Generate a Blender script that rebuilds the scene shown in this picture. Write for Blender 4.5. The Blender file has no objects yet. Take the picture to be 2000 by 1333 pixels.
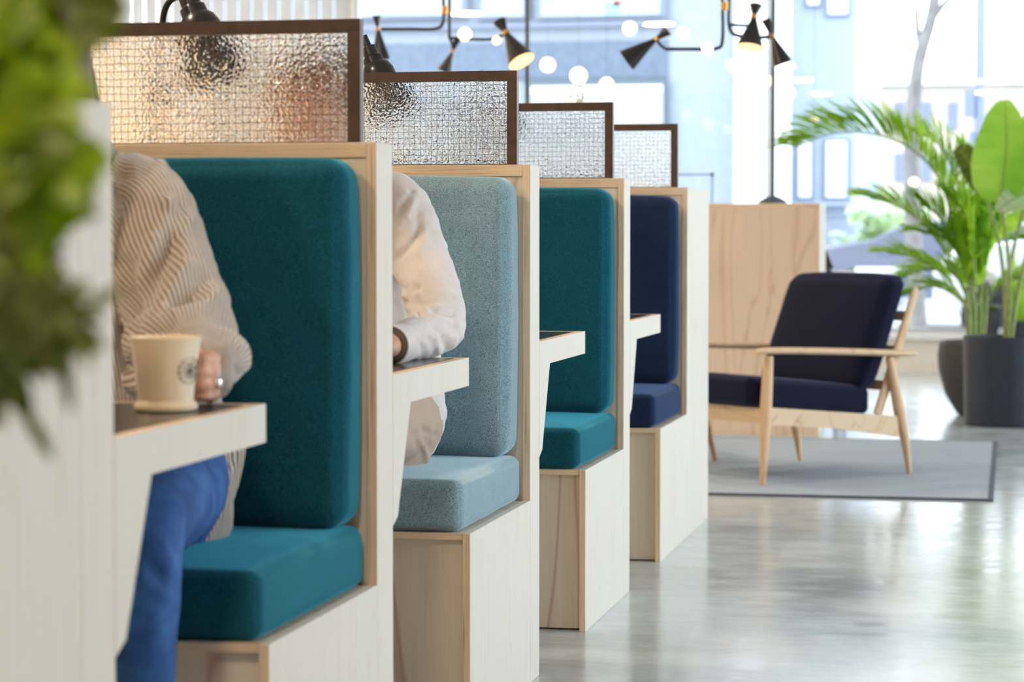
import bpy, bmesh, math, random
from mathutils import Vector, Matrix, noise
from math import sin, cos, pi, radians, exp, sqrt, atan2
random.seed(7)
S = bpy.context.scene
C = S.collection
V = Vector

# ------------------------------------------------------------------ materials
def new_mat(name):
    m = bpy.data.materials.new(name); m.use_nodes = True
    nt = m.node_tree
    return m, nt, nt.nodes['Principled BSDF']
def ramp(nt, stops, fac):
    r = nt.nodes.new('ShaderNodeValToRGB'); cr = r.color_ramp
    while len(cr.elements) < len(stops): cr.elements.new(0.5)
    for e, (p, c) in zip(cr.elements, stops): e.position = p; e.color = (*c, 1)
    nt.links.new(fac, r.inputs[0]); return r.outputs[0]
def coords(nt, scale=(1, 1, 1), rnd=True, kind='Object'):
    tc = nt.nodes.new('ShaderNodeTexCoord'); mp = nt.nodes.new('ShaderNodeMapping')
    mp.inputs['Scale'].default_value = scale
    nt.links.new(tc.outputs[kind], mp.inputs[0])
    if rnd:
        oi = nt.nodes.new('ShaderNodeObjectInfo'); ml = nt.nodes.new('ShaderNodeMath'); ml.operation = 'MULTIPLY'
        ml.inputs[1].default_value = 37.0; nt.links.new(oi.outputs['Random'], ml.inputs[0])
        cx = nt.nodes.new('ShaderNodeCombineXYZ')
        for k in range(3): nt.links.new(ml.outputs[0], cx.inputs[k])
        nt.links.new(cx.outputs[0], mp.inputs['Location'])
    return mp.outputs[0]
def tex_noise(nt, vec, scale, detail=4, rough=.5, dist=0):
    n = nt.nodes.new('ShaderNodeTexNoise'); n.inputs['Scale'].default_value = scale
    n.inputs['Detail'].default_value = detail; n.inputs['Roughness'].default_value = rough
    n.inputs['Distortion'].default_value = dist
    nt.links.new(vec, n.inputs['Vector']); return n.outputs['Fac']
def bump(nt, b, h, strength, dist=.001):
    n = nt.nodes.new('ShaderNodeBump'); n.inputs['Strength'].default_value = strength
    n.inputs['Distance'].default_value = dist
    nt.links.new(h, n.inputs['Height']); nt.links.new(n.outputs[0], b.inputs['Normal'])
def plain(name, col, rough=.5, metal=0, spec=.5, var=0.0, sheen=0, vscale=40, coat=0):
    m, nt, b = new_mat(name)
    b.inputs['Base Color'].default_value = (*col, 1); b.inputs['Roughness'].default_value = rough
    b.inputs['Metallic'].default_value = metal; b.inputs['Specular IOR Level'].default_value = spec
    b.inputs['Sheen Weight'].default_value = sheen; b.inputs['Coat Weight'].default_value = coat
    f = tex_noise(nt, coords(nt), vscale)
    if var > 0:
        a = tuple(max(0, c * (1 - var)) for c in col); z = tuple(min(1, c * (1 + var)) for c in col)
        nt.links.new(ramp(nt, [(.3, a), (.7, z)], f), b.inputs['Base Color'])
    return m
def wood_face(name, c0, c1, c2, axis=2, rough=.55, ring=.05):
    m, nt, b = new_mat(name)
    sc = [7, 7, 7]; sc[axis] = 1.1
    v = coords(nt, tuple(sc))
    n1 = tex_noise(nt, v, .55, 3, .5, .7)
    mu = nt.nodes.new('ShaderNodeMath'); mu.operation = 'MULTIPLY'; mu.inputs[1].default_value = 15
    nt.links.new(n1, mu.inputs[0])
    fr = nt.nodes.new('ShaderNodeMath'); fr.operation = 'PINGPONG'; fr.inputs[1].default_value = 1
    nt.links.new(mu.outputs[0], fr.inputs[0])
    col = ramp(nt, [(0.0, c2), (ring, c1), (ring + .2, c0), (1, c0)], fr.outputs[0])
    sc2 = [220, 220, 220]; sc2[axis] = 4
    n2 = tex_noise(nt, coords(nt, tuple(sc2)), 1, 3)
    mx = nt.nodes.new('ShaderNodeMix'); mx.data_type = 'RGBA'; mx.blend_type = 'MULTIPLY'; mx.inputs[0].default_value = 1
    nt.links.new(col, mx.inputs[6]); nt.links.new(ramp(nt, [(.3, (.94, .93, .92)), (.65, (1, 1, 1))], n2), mx.inputs[7])
    nt.links.new(mx.outputs[2], b.inputs['Base Color']); b.inputs['Roughness'].default_value = rough
    bump(nt, b, n2, .12, .0005)
    return m
def wood_edge(name, axis, along, c0, c1, freq=330):
    """ply layers stacked along `axis`, streaked along `along`"""
    m, nt, b = new_mat(name)
    sc = [60, 60, 60]; sc[axis] = freq; sc[along] = 5
    n = tex_noise(nt, coords(nt, tuple(sc)), 1, 3, .6, .3)
    nt.links.new(ramp(nt, [(.32, c1), (.47, c0), (.7, c0)], n), b.inputs['Base Color'])
    b.inputs['Roughness'].default_value = .6; bump(nt, b, n, .3, .0006)
    return m
PALE = ((.735, .635, .50), (.67, .53, .38), (.58, .41, .27))
M = {}
M['ply'] = wood_face('birch_ply', *PALE)
M['ply_tan'] = wood_face('tan_ply', (.76, .60, .45), (.69, .51, .37), (.61, .43, .31), ring=.07)
M['ply_pink'] = wood_face('pink_ply', (.78, .68, .54), (.68, .50, .38), (.58, .39, .29), ring=.09)
M['ply_x'] = wood_face('birch_ply_x', *PALE, axis=0)
EC = ((.80, .60, .40), (.50, .33, .19))
M['edge_xz'] = wood_edge('ply_edge_vertical', 0, 2, *EC)
M['edge_zx'] = wood_edge('ply_edge_horizontal', 2, 0, *EC)
M['edge_zy'] = wood_edge('ply_edge_deep', 2, 1, *EC)
M['side'] = wood_face('white_oiled_ply', (.735, .695, .60), (.73, .68, .58), (.71, .645, .54))
M['teak'] = wood_face('oiled_oak', (.72, .50, .30), (.62, .40, .22), (.5, .3, .15), axis=2)
M['teak_y'] = wood_face('oiled_oak_flat', (.74, .55, .35), (.66, .46, .27), (.56, .36, .2), axis=1)
M['bronze'] = plain('dark_bronze_metal', (.085, .052, .036), .42, .4, var=.15)
M['black'] = plain('black_enamel', (.014, .013, .015), .28, .1, coat=.3, var=.1)
M['brass'] = plain('brass', (.75, .42, .14), .3, .9, var=.1)
M['lino'] = plain('dark_linoleum', (.035, .037, .042), .22, var=.1, spec=.6)
M['pot'] = plain('slate_grey_pot', (.018, .027, .045), .55, var=.12)
M['pot2'] = plain('brown_grey_pot', (.045, .042, .044), .6, var=.12)
M['soil'] = plain('potting_soil', (.05, .03, .02), .95, var=.4, vscale=120)
M['wallw'] = plain('white_paint', (.78, .78, .76), .8, var=.02)
M['warmwall'] = plain('warm_plaster', (.80, .68, .53), .8, var=.04)
M['ceil'] = plain('ceiling_paint', (.62, .60, .57), .9, var=.02)
def felt(name, c0, c1, c2, scale=420):
    m, nt, b = new_mat(name)
    v = coords(nt)
    n = tex_noise(nt, v, scale, 2, .7); n2 = tex_noise(nt, v, 25, 3)
    col = ramp(nt, [(.33, c0), (.5, c1), (.68, c2)], n)
    mx = nt.nodes.new('ShaderNodeMix'); mx.data_type = 'RGBA'; mx.blend_type = 'MULTIPLY'; mx.inputs[0].default_value = 1
    nt.links.new(col, mx.inputs[6]); nt.links.new(ramp(nt, [(.3, (.88, .88, .88)), (.7, (1, 1, 1))], n2), mx.inputs[7])
    nt.links.new(mx.outputs[2], b.inputs['Base Color'])
    b.inputs['Roughness'].default_value = .95; b.inputs['Specular IOR Level'].default_value = .15
    b.inputs['Sheen Weight'].default_value = 1.0; b.inputs['Sheen Roughness'].default_value = .5
    b.inputs['Sheen Tint'].default_value = (*[min(1, c * (3.2 if c2[2] < .3 else 1.5) + .04) for c in c2], 1)
    bump(nt, b, n, .5, .0012)
    return m
M['teal'] = felt('teal_felt', (.002, .040, .060), (.004, .068, .10), (.012, .125, .175))
M['sky'] = felt('pale_blue_felt', (.07, .14, .175), (.24, .37, .425), (.36, .50, .56), 520)
M['navy'] = felt('navy_felt', (.005, .012, .035), (.009, .022, .06), (.015, .035, .085))
M['navy2'] = felt('dark_navy_felt', (.004, .005, .014), (.006, .008, .024), (.01, .014, .038))
# polished concrete
def concrete():
    m, nt, b = new_mat('polished_concrete')
    v = coords(nt, rnd=False)
    n1 = tex_noise(nt, v, 1.1, 8, .62, .6); n2 = tex_noise(nt, coords(nt, (1, 2, 1), False), 5, 6, .65)
    c1 = ramp(nt, [(.3, (.42, .475, .49)), (.48, (.57, .65, .68)), (.66, (.65, .74, .77))], n1)
    mx = nt.nodes.new('ShaderNodeMix'); mx.data_type = 'RGBA'; mx.blend_type = 'MULTIPLY'; mx.inputs[0].default_value = 1
    nt.links.new(c1, mx.inputs[6]); nt.links.new(ramp(nt, [(.33, (.86, .85, .83)), (.6, (1, 1, 1))], n2), mx.inputs[7])
    nt.links.new(mx.outputs[2], b.inputs['Base Color'])
    nt.links.new(ramp(nt, [(.3, (.12,) * 3), (.7, (.24,) * 3)], n2), b.inputs['Roughness'])
    b.inputs['Specular IOR Level'].default_value = .55
    bump(nt, b, n2, .06, .002)
    return m
M['concrete'] = concrete()
def rugmat():
    m, nt, b = new_mat('flat_weave_rug')
    n = tex_noise(nt, coords(nt, (90, 420, 1), False), 1, 2)
    nt.links.new(ramp(nt, [(.35, (.30, .365, .43)), (.65, (.43, .50, .57))], n), b.inputs['Base Color'])
    b.inputs['Roughness'].default_value = .9; bump(nt, b, n, .4, .002)
    return m
M['rug'] = rugmat()
M['rugedge'] = plain('rug_binding', (.09, .11, .14), .9, var=.1)
def glass_screen(name, tint, scale, strength, rough):
    m, nt, b = new_mat(name)
    b.inputs['Base Color'].default_value = (*tint, 1); b.inputs['Transmission Weight'].default_value = 1
    b.inputs['Roughness'].default_value = rough; b.inputs['IOR'].default_value = 1.45
    v = coords(nt, rnd=False)
    vo = nt.nodes.new('ShaderNodeTexVoronoi'); vo.feature = 'SMOOTH_F1'; vo.inputs['Scale'].default_value = scale
    nt.links.new(v, vo.inputs['Vector'])
    n = tex_noise(nt, v, scale * .35, 2)
    ad = nt.nodes.new('ShaderNodeMath'); ad.operation = 'ADD'
    nt.links.new(vo.outputs['Distance'], ad.inputs[0]); nt.links.new(n, ad.inputs[1])
    bump(nt, b, ad.outputs[0], strength, .0016)
    return m
M['glass_warm'] = glass_screen('hammered_glass_warm', (1, .94, .85), 200, .6, .04)
M['glass_clear'] = glass_screen('hammered_glass_clear', (.98, .985, .97), 215, .6, .04)
M['wire'] = plain('glass_wire', (.16, .13, .11), .45, .6, var=.1)
def pane_mat():
    m, nt, b = new_mat('window_glass')
    nt.nodes.remove(b)
    tr = nt.nodes.new('ShaderNodeBsdfTransparent'); tr.inputs[0].default_value = (.97, .985, 1, 1)
    gl = nt.nodes.new('ShaderNodeBsdfGlossy'); gl.inputs['Roughness'].default_value = .01
    fr = nt.nodes.new('ShaderNodeFresnel'); fr.inputs[0].default_value = 1.45
    n = tex_noise(nt, coords(nt), 2)
    cl = ramp(nt, [(0, (.95, .97, 1)), (1, (1, 1, 1))], n); nt.links.new(cl, gl.inputs[0])
    mx = nt.nodes.new('ShaderNodeMixShader')
    nt.links.new(fr.outputs[0], mx.inputs[0]); nt.links.new(tr.outputs[0], mx.inputs[1]); nt.links.new(gl.outputs[0], mx.inputs[2])
    nt.links.new(mx.outputs[0], nt.nodes['Material Output'].inputs[0])
    return m
M['pane'] = pane_mat()
def emit(name, col, s):
    m, nt, b = new_mat(name)
    b.inputs['Base Color'].default_value = (*col, 1)
    b.inputs['Emission Color'].default_value = (*col, 1); b.inputs['Emission Strength'].default_value = s
    f = tex_noise(nt, coords(nt), 5)
    nt.links.new(ramp(nt, [(0, tuple(c * .97 for c in col)), (1, col)], f), b.inputs['Emission Color'])
    return m
M['bulb'] = emit('warm_bulb', (1, .78, .48), 1.25)
M['lamp_glint'] = emit('pale_lamp_reflection', (1, .88, .66), .95)  # glow of the globes that imitate lamp reflections
M['shade_in'] = emit('lit_shade_inside', (1, .62, .28), 1.1)
def leafmat(name, c0, c1, trans=.5, scale=6, tint=(1.0, 1.0, .45)):
    m, nt, b = new_mat(name)
    n = tex_noise(nt, coords(nt), scale, 3)
    col = ramp(nt, [(.3, c0), (.7, c1)], n)
    nt.links.new(col, b.inputs['Base Color']); b.inputs['Roughness'].default_value = .42
    tl = nt.nodes.new('ShaderNodeBsdfTranslucent')
    mu = nt.nodes.new('ShaderNodeMix'); mu.data_type = 'RGBA'; mu.blend_type = 'MULTIPLY'; mu.inputs[0].default_value = 1
    nt.links.new(col, mu.inputs[6]); mu.inputs[7].default_value = (*tint, 1)
    gm = nt.nodes.new('ShaderNodeGamma'); gm.inputs[1].default_value = .75
    nt.links.new(mu.outputs[2], gm.inputs[0]); nt.links.new(gm.outputs[0], tl.inputs[0])
    ms = nt.nodes.new('ShaderNodeMixShader'); ms.inputs[0].default_value = trans
    nt.links.new(b.outputs[0], ms.inputs[1]); nt.links.new(tl.outputs[0], ms.inputs[2])
    nt.links.new(ms.outputs[0], nt.nodes['Material Output'].inputs[0])
    return m
M['palm'] = leafmat('palm_leaf', (.22, .46, .02), (.52, .78, .09), .6)
M['banana'] = leafmat('broad_leaf', (.20, .50, .04), (.42, .70, .10), .55, 3)
M['underleaf'] = leafmat('pale_leaf_underside', (.42, .58, .36), (.52, .66, .44), .4)
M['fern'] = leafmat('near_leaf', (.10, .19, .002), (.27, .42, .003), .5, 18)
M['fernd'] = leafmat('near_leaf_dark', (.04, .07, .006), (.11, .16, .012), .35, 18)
M['stem'] = plain('plant_stem', (.24, .32, .08), .5, var=.25)
M['bark'] = plain('tree_bark', (.20, .19, .185), .9, var=.3, vscale=8)
M['petal'] = plain('white_petal', (.85, .87, .9), .5, var=.03)
M['dry'] = plain('dried_stalk', (.45, .42, .25), .8, var=.2)

# ------------------------------------------------------------------ mesh helpers
def link(name, me, mats, parent=None, smooth=False, ang=None):
    o = bpy.data.objects.new(name, me); C.objects.link(o)
    if not isinstance(mats, (list, tuple)): mats = [mats]
    for m in mats: me.materials.append(M[m] if isinstance(m, str) else m)
    if smooth:
        for p in me.polygons: p.use_smooth = True
        if ang is not None:
            bm = bmesh.new(); bm.from_mesh(me)
            for e in bm.edges:
                if len(e.link_faces) == 2 and e.calc_face_angle(0) > ang: e.smooth = False
            bm.to_mesh(me); bm.free()
    if parent is not None: o.parent = parent
    return o
class MB:
    def __init__(s): s.v = []; s.f = []; s.m = []
    def add(s, vs, fs, mi=0):
        b = len(s.v); s.v += [tuple(v) for v in vs]
        s.f += [tuple(b + i for i in f) for f in fs]; s.m += [mi] * len(fs)
    def box(s, lo, hi, mi=0):
        x0, y0, z0 = lo; x1, y1, z1 = hi
        s.add([(x0, y0, z0), (x1, y0, z0), (x1, y1, z0), (x0, y1, z0), (x0, y0, z1), (x1, y0, z1), (x1, y1, z1), (x0, y1, z1)],
              [(0, 3, 2, 1), (4, 5, 6, 7), (0, 1, 5, 4), (1, 2, 6, 5), (2, 3, 7, 6), (3, 0, 4, 7)], mi)
    def tube(s, pts, rad, n=12, mi=0, cap=True, asp=None, ref=None):
        """generalised cylinder through pts; rad per point (r or (ra, rb)); ref = reference vector for the first axis"""
        pts = [V(p) for p in pts]; N = len(pts)
        if not isinstance(rad, (list, tuple)): rad = [rad] * N
        fr = frames(pts, ref)
        vs = []
        for i in range(N):
            t, a, b = fr[i]; r = rad[i]; ra, rb = r if isinstance(r, (tuple, list)) else (r, r)
            for k in range(n):
                th = 2 * pi * k / n
                vs.append(pts[i] + a * (ra * cos(th)) + b * (rb * sin(th)))
        fs = [(i * n + k, i * n + (k + 1) % n, (i + 1) * n + (k + 1) % n, (i + 1) * n + k) for i in range(N - 1) for k in range(n)]
        if cap:
            fs.append(tuple(reversed(range(n)))); fs.append(tuple((N - 1) * n + k for k in range(n)))
        s.add(vs, fs, mi)
    def lathe(s, prof, center=(0, 0, 0), n=32, mi=0, axis=None, close=False):
        """prof = [(r, z)...]; optional axis vector"""
        c = V(center); q = V((0, 0, 1)).rotation_difference(V(axis).normalized()) if axis is not None else None
        vs = []
        for r, z in prof:
            for k in range(n):
                p = V((r * cos(2 * pi * k / n), r * sin(2 * pi * k / n), z))
                if q: p = q @ p
                vs.append(c + p)
        L = len(prof)
        fs = [(i * n + k, i * n + (k + 1) % n, (i + 1) * n + (k + 1) % n, (i + 1) * n + k) for i in range(L - 1) for k in range(n)]
        if close: fs += [((L - 1) * n + k, (L - 1) * n + (k + 1) % n, (k + 1) % n, k) for k in range(n)]
        else:
            if prof[0][0] > 1e-6: fs.append(tuple(reversed(range(n))))
            if prof[-1][0] > 1e-6: fs.append(tuple((L - 1) * n + k for k in range(n)))
        s.add(vs, fs, mi)
    def ball(s, c, r, n=16, mi=0, rot=None):
        if not isinstance(r, (tuple, list)): r = (r, r, r)
        c = V(c); vs = []; h = n // 2
        for i in range(h + 1):
            ph = pi * i / h
            for k in range(n):
                p = V((r[0] * sin(ph) * cos(2 * pi * k / n), r[1] * sin(ph) * sin(2 * pi * k / n), r[2] * cos(ph)))
                if rot: p = rot @ p
                vs.append(c + p)
        fs = [(i * n + k, (i + 1) * n + k, (i + 1) * n + (k + 1) % n, i * n + (k + 1) % n) for i in range(h) for k in range(n)]
        s.add(vs, fs, mi)
    def mesh(s, name):
        me = bpy.data.meshes.new(name); me.from_pydata(s.v, [], s.f)
        for p, mi in zip(me.polygons, s.m): p.material_index = mi
        bm = bmesh.new(); bm.from_mesh(me)
        bmesh.ops.remove_doubles(bm, verts=bm.verts, dist=1e-6)
        bmesh.ops.recalc_face_normals(bm, faces=bm.faces)
        bm.to_mesh(me); bm.free(); me.update()
        return me
    def build(s, name, mats, parent=None, smooth=True, ang=.6):
        return link(name, s.mesh(name), mats, parent, smooth, ang)
def frames(pts, ref=None):
    N = len(pts); T = []
    for i in range(N):
        a = pts[max(0, i - 1)]; b = pts[min(N - 1, i + 1)]
        d = (b - a); T.append(d.normalized() if d.length > 1e-9 else V((0, 0, 1)))
    r = V(ref) if ref is not None else (V((1, 0, 0)) if abs(T[0].x) < .9 else V((0, 1, 0)))
    a = (r - T[0] * r.dot(T[0])).normalized(); out = []
    for i in range(N):
        a = (a - T[i] * a.dot(T[i])); a = a.normalized() if a.length > 1e-6 else V((1, 0, 0))
        out.append((T[i], a, T[i].cross(a)))
    return out
def curve(ps, n=6):
    """Catmull-Rom through points (tuples of any length)"""
    out = []; P = [ps[0]] + list(ps) + [ps[-1]]
    for i in range(1, len(P) - 2):
        for k in range(n):
            t = k / n
            out.append(tuple(.5 * (2 * b + (c - a) * t + (2 * a - 5 * b + 4 * c - d) * t * t + (3 * b - a - 3 * c + d) * t ** 3)
                             for a, b, c, d in zip(P[i - 1], P[i], P[i + 1], P[i + 2])))
    out.append(tuple(ps[-1])); return out
def board(name, lo, hi, parent, face='ply', edge='edge_xz', thin=None, bev=.0012, top_lit=False):
    """box board: big faces get `face`, narrow ones `edge`"""
    bm = bmesh.new()
    c = [(a + b) / 2 for a, b in zip(lo, hi)]; d = [b - a for a, b in zip(lo, hi)]
    bmesh.ops.create_cube(bm, size=1, matrix=Matrix.Translation(c) @ Matrix.Diagonal((*d, 1)))
    if thin is None: thin = d.index(min(d))
    for f in bm.faces:
        f.material_index = 0 if abs(f.normal[thin]) > .5 else (2 if top_lit and f.normal.z > .5 else 1)  # upward edge gets paler ply: the light on it is put into the colour
    bmesh.ops.bevel(bm, geom=bm.edges[:], offset=bev, segments=1, affect='EDGES')
    me = bpy.data.meshes.new(name); bm.to_mesh(me); bm.free()
    return link(name, me, [face, edge] + (['side'] if top_lit else []), parent)
def poly_board(name, pts_yz, x0, x1, parent, face='side', edge='edge_xz'):
    """prism of a yz outline between x0 and x1"""
    n = len(pts_yz); mb = MB()
    mb.add([(x0, y, z) for y, z in pts_yz] + [(x1, y, z) for y, z in pts_yz],
           [tuple(range(n)), tuple(reversed(range(n, 2 * n)))], 0)
    mb.add([(x0, y, z) for y, z in pts_yz] + [(x1, y, z) for y, z in pts_yz],
           [(i, (i + 1) % n, n + (i + 1) % n, n + i) for i in range(n)], 1)
    return mb.build(name, [face, edge], parent, smooth=False)
def cushion(name, lo, hi, r, mat, parent, puff=.012, n=(18, 8, 18), warp=None, seed=0):
    """upholstered block: rounded box with slightly domed faces"""
    lo = V(lo); hi = V(hi); c = (lo + hi) / 2; h = (hi - lo) / 2
    mb = MB()
    def pt(u):      # u in [-1,1]^3 on the cube surface
        p = V([c[i] + u[i] * h[i] for i in range(3)])
        q = V([min(max(p[i], lo[i] + r), hi[i] - r) for i in range(3)])
        dvec = p - q
        if dvec.length > 1e-9:
            # evenly spread over the rounded corner
            p = q + dvec.normalized() * r
        for i in range(3):
            if abs(abs(u[i]) - 1) < 1e-6:
                j, k = [a for a in range(3) if a != i]
                w = (1 - u[j] ** 4) * (1 - u[k] ** 4)
                p[i] += (1 if u[i] > 0 else -1) * puff * w
        p += noise.noise_vector(p * 9 + V((seed, 0, 0))) * .0015
        if warp: p = warp(p)
        return p
    def lin(m, i):
        ext = h[i]; base = [-1 + 2 * k / m for k in range(m + 1)]
        e = min(.9, r / ext); extra = []
        for s_ in (-1, 1):
            for t in (.15, .35, .6, .8, 1.): extra.append(s_ * (1 - e * (1 - t) - 0) if t < 1 else s_ * 1.0)
            extra.append(s_ * (1 - e))
        al = sorted(set(round(x, 5) for x in extra + [x for x in base if abs(x) < 1 - e]))
        return al
    L = [lin(n[i], i) for i in range(3)]
    for i in range(3):
        j, k = [a for a in range(3) if a != i]
        for sgn in (-1, 1):
            vs = []
            for a in L[j]:
                for b in L[k]:
                    u = [0, 0, 0]; u[i] = sgn; u[j] = a; u[k] = b; vs.append(pt(u))
            nk = len(L[k])
            mb.add(vs, [(p * nk + q, (p + 1) * nk + q, (p + 1) * nk + q + 1, p * nk + q + 1) for p in range(len(L[j]) - 1) for q in range(nk - 1)])
    me = mb.mesh(name)
    bm = bmesh.new(); bm.from_mesh(me); bmesh.ops.remove_doubles(bm, verts=bm.verts, dist=2e-4)
    bmesh.ops.recalc_face_normals(bm, faces=bm.faces); bm.to_mesh(me); bm.free()
    return link(name, me, mat, parent, smooth=True)
def empty(name, loc, rz=0):
    o = bpy.data.objects.new(name, None); C.objects.link(o)
    o.location = loc; o.rotation_euler = (0, 0, rz); o.empty_display_size = .1
    return o
def tag(o, label, cat, group=None):
    o['label'] = label; o['category'] = cat
    if group: o['group'] = group
    return o
def struct(o): o['kind'] = 'structure'; return o

# ------------------------------------------------------------------ layout constants (metres; X across, Y away, Z up)
TH, PITCH, FPX, CX, CH = 0.20454, 0.04426, 4705.4, 1.0233, 0.9823
N1, STEP, T, HP = 3.838, 1.2917, 0.102, 1.134       # first bench back, booth pitch, divider thickness, divider height
BW = .78                                             # booth width
def at(x, y, Y):
    """world point on the plane Y = const seen at photo pixel x, y (used to read positions off the photo)"""
    u = (x - 1000) / FPX; v = -(y - 666.5) / FPX; c, s = cos(PITCH), sin(PITCH)
    dz = v * c - s; d = c + v * s
    dx = u * cos(TH) - d * sin(TH); dy = u * sin(TH) + d * cos(TH)
    t = Y / dy; return V((CX + dx * t, Y, CH + dz * t))

# ------------------------------------------------------------------ booths
def divider_parts(root, y0, y1, left=-BW, pink=False):
    """hollow ply divider: side panels, top rail, front and back panel (local y0..y1)"""
    board('side_panel', (-.018, y0, 0), (0, y1, HP), root, 'side', 'edge_xz', 0)
    board('side_panel', (left, y0, 0), (left + .018, y1, HP), root, 'side', 'edge_xz', 0)
    board('top_rail', (left + .018, y0, HP - .026), (-.0182, y1, HP - .0005), root, 'ply_x', 'edge_zx', 2)
    board('front_panel', (left + .018, y0 + .004, 0), (-.0182, y0 + .02, HP - .0262), root, 'ply_pink', 'edge_xz', 1)
    board('back_panel', (left + .018, y1 - .02, 0), (-.0182, y1 - .004, HP - .0262), root, 'ply_pink', 'edge_xz', 1)
SD, ZB = .594, .402
felts = ['teal', 'sky', 'teal', 'navy']
lab = ['plywood booth bench with deep teal cushions, behind the person in the knitted sweater',
       'plywood booth bench with pale grey blue cushions, behind the person in the white shirt',
       'plywood booth bench with bright teal cushions and nobody on it, behind the pale blue bench',
       'plywood booth bench with navy blue cushions, the farthest bench of the row']
def bench(k):
    y = N1 + STEP * k
    r = empty('booth_bench', (0, y, 0)); tag(r, lab[k], 'bench', 'booth benches along the aisle')
    divider_parts(r, 0, T)
    b = board('seat_side_panel', (-.016, -SD, 0), (0, -.001, ZB), r, 'side', 'edge_xz', 0, top_lit=True)
    board('seat_side_panel', (-BW, -SD, 0), (-BW + .016, -.001, ZB), r, 'side', 'edge_xz', 0)
    board('seat_deck', (-BW + .016, -SD + .004, ZB - .014), (-.0162, -.001, ZB - .001), r, 'ply_x', 'edge_zx', 2)
    board('seat_front_panel', (-BW + .016, -SD + .024, .004), (-.0162, -SD + .040, ZB - .0142), r, 'ply_pink', 'edge_xz', 1)
    m = felts[k]
    cushion('seat_cushion', (-BW + .02, -SD + .012, ZB), (-.020, -.012, .503), .020, m, r, .006, (20, 16, 8), seed=k * 3.1)
    def lean(p):
        t = (p.z - .5) / .6
        if p.y < -.06: p.y += .012 * t
        return p
    cu = cushion('back_cushion', (-BW + .025, -.118, .506), (-.027, 0.002, 1.103), .034, m, r, .006, (20, 8, 22), lean, seed=k * 5.7 + 1)
    sm = MB(); sm.tube([(-.0425, -.1205 + .012 * (z - .5) / .6, z) for z in [.53 + .027 * i for i in range(21)]], .0009, 6)
    sm.build('seam', m, cu)
    return r
for k in range(4): bench(k)

Y0 = N1 - STEP                                       # near divider, its end cabinet on the camera side
r = empty('booth_divider', (0, Y0, 0))
tag(r, 'pale plywood divider panel standing between the near end cabinet and the first table', 'divider')
divider_parts(r, 0, T)
def cabinet(y0, y1, label, x0=-BW, x1=0., front='ply_pink', z=HP):
    r = empty('end_cabinet', ((x0 + x1) / 2, (y0 + y1) / 2, 0)); tag(r, label, 'cabinet')
    w = (x1 - x0) / 2; d = (y1 - y0) / 2
    board('side_panel', (w - .018, -d, 0), (w, d, z), r, 'side', 'edge_xz', 0)
    board('side_panel', (-w, -d, 0), (-w + .018, d, z), r, 'side', 'edge_xz', 0)
    board('top_panel', (-w + .018, -d, z - .02), (w - .0182, d, z - .0005), r, 'ply_x', 'edge_zx', 2)
    board('front_panel', (-w + .018, -d + .0005, 0), (w - .0182, -d + .018, z - .0202), r, front, 'edge_xz', 1)
    board('back_panel', (-w + .018, d - .018, 0), (w - .0182, d - .0005, z - .0202), r, 'ply_pink', 'edge_xz', 1)
    return r
cabinet(Y0 - .48, Y0 - .0015, 'pale plywood end cabinet at the near left, behind the hanging green fronds')
cabinet(N1 + 3 * STEP + T + .0015, 8.27, 'plywood end cabinet closing the far end of the booth row, behind the navy bench')
FB = cabinet(11.8, 12.2, 'wide plywood booth end panel standing behind the navy armchair', -1.2, .105, 'ply_tan')

# wired glass screens
scl = ['bronze framed wired glass screen on the nearest divider, mostly hidden by foliage',
       'bronze framed wired glass screen above the deep teal cushion, glowing warm beige',
       'bronze framed wired glass screen above the pale blue cushion',
       'bronze framed wired glass screen above the bright teal cushion',
       'bronze framed wired glass screen above the navy cushion, the smallest in view']
for k in range(-1, 4):
    y = N1 + STEP * k + .040
    r = empty('glass_screen', (0, y, HP)); tag(r, scl[k + 1], 'screen', 'wired glass screens on the dividers')
    x0, x1, z1 = -BW + .04, -.0385, .206; w = .022; d = .022
    f = MB()
    f.box((x0, 0, z1 - .022), (x1, d, z1)); f.build('top_rail', 'bronze', r, False)
    for a, b in ((x0, x0 + w), (x1 - w, x1)):
        f = MB(); f.box((a, 0, 0), (b, d, z1 - .0221)); f.build('side_rail', 'bronze', r, False)
    f = MB(); f.box((x0 + w, .004, 0), (x1 - w, d - .004, .003)); f.build('bottom_rail', 'bronze', r, False)
    g = MB(); g.box((x0 + w + .0004, .007, .0034), (x1 - w - .0004, .0125, z1 - .0224))
    g.build('wired_glass', 'glass_warm' if k <= 0 else 'glass_clear', r, False)
    wr = MB(); px = .0127; n = int((x1 - x0 - 2 * w) / px)
    for i in range(n):
        x = x1 - w - .006 - i * px
        wr.tube([(x + .0007 * sin(z * 260 + i), .0062, z) for z in [.004 + .0178 * j for j in range(11)]], .00046, 4)
    for j in range(14):
        z = .010 + j * px
        wr.tube([(x0 + w + .001 + (x1 - x0 - 2 * w - .002) * i / 24, .0062, z + .0008 * sin(i * 1.7 + j)) for i in range(25)], .00046, 4)
    wr.build('wire_grid', 'wire', r)

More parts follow.
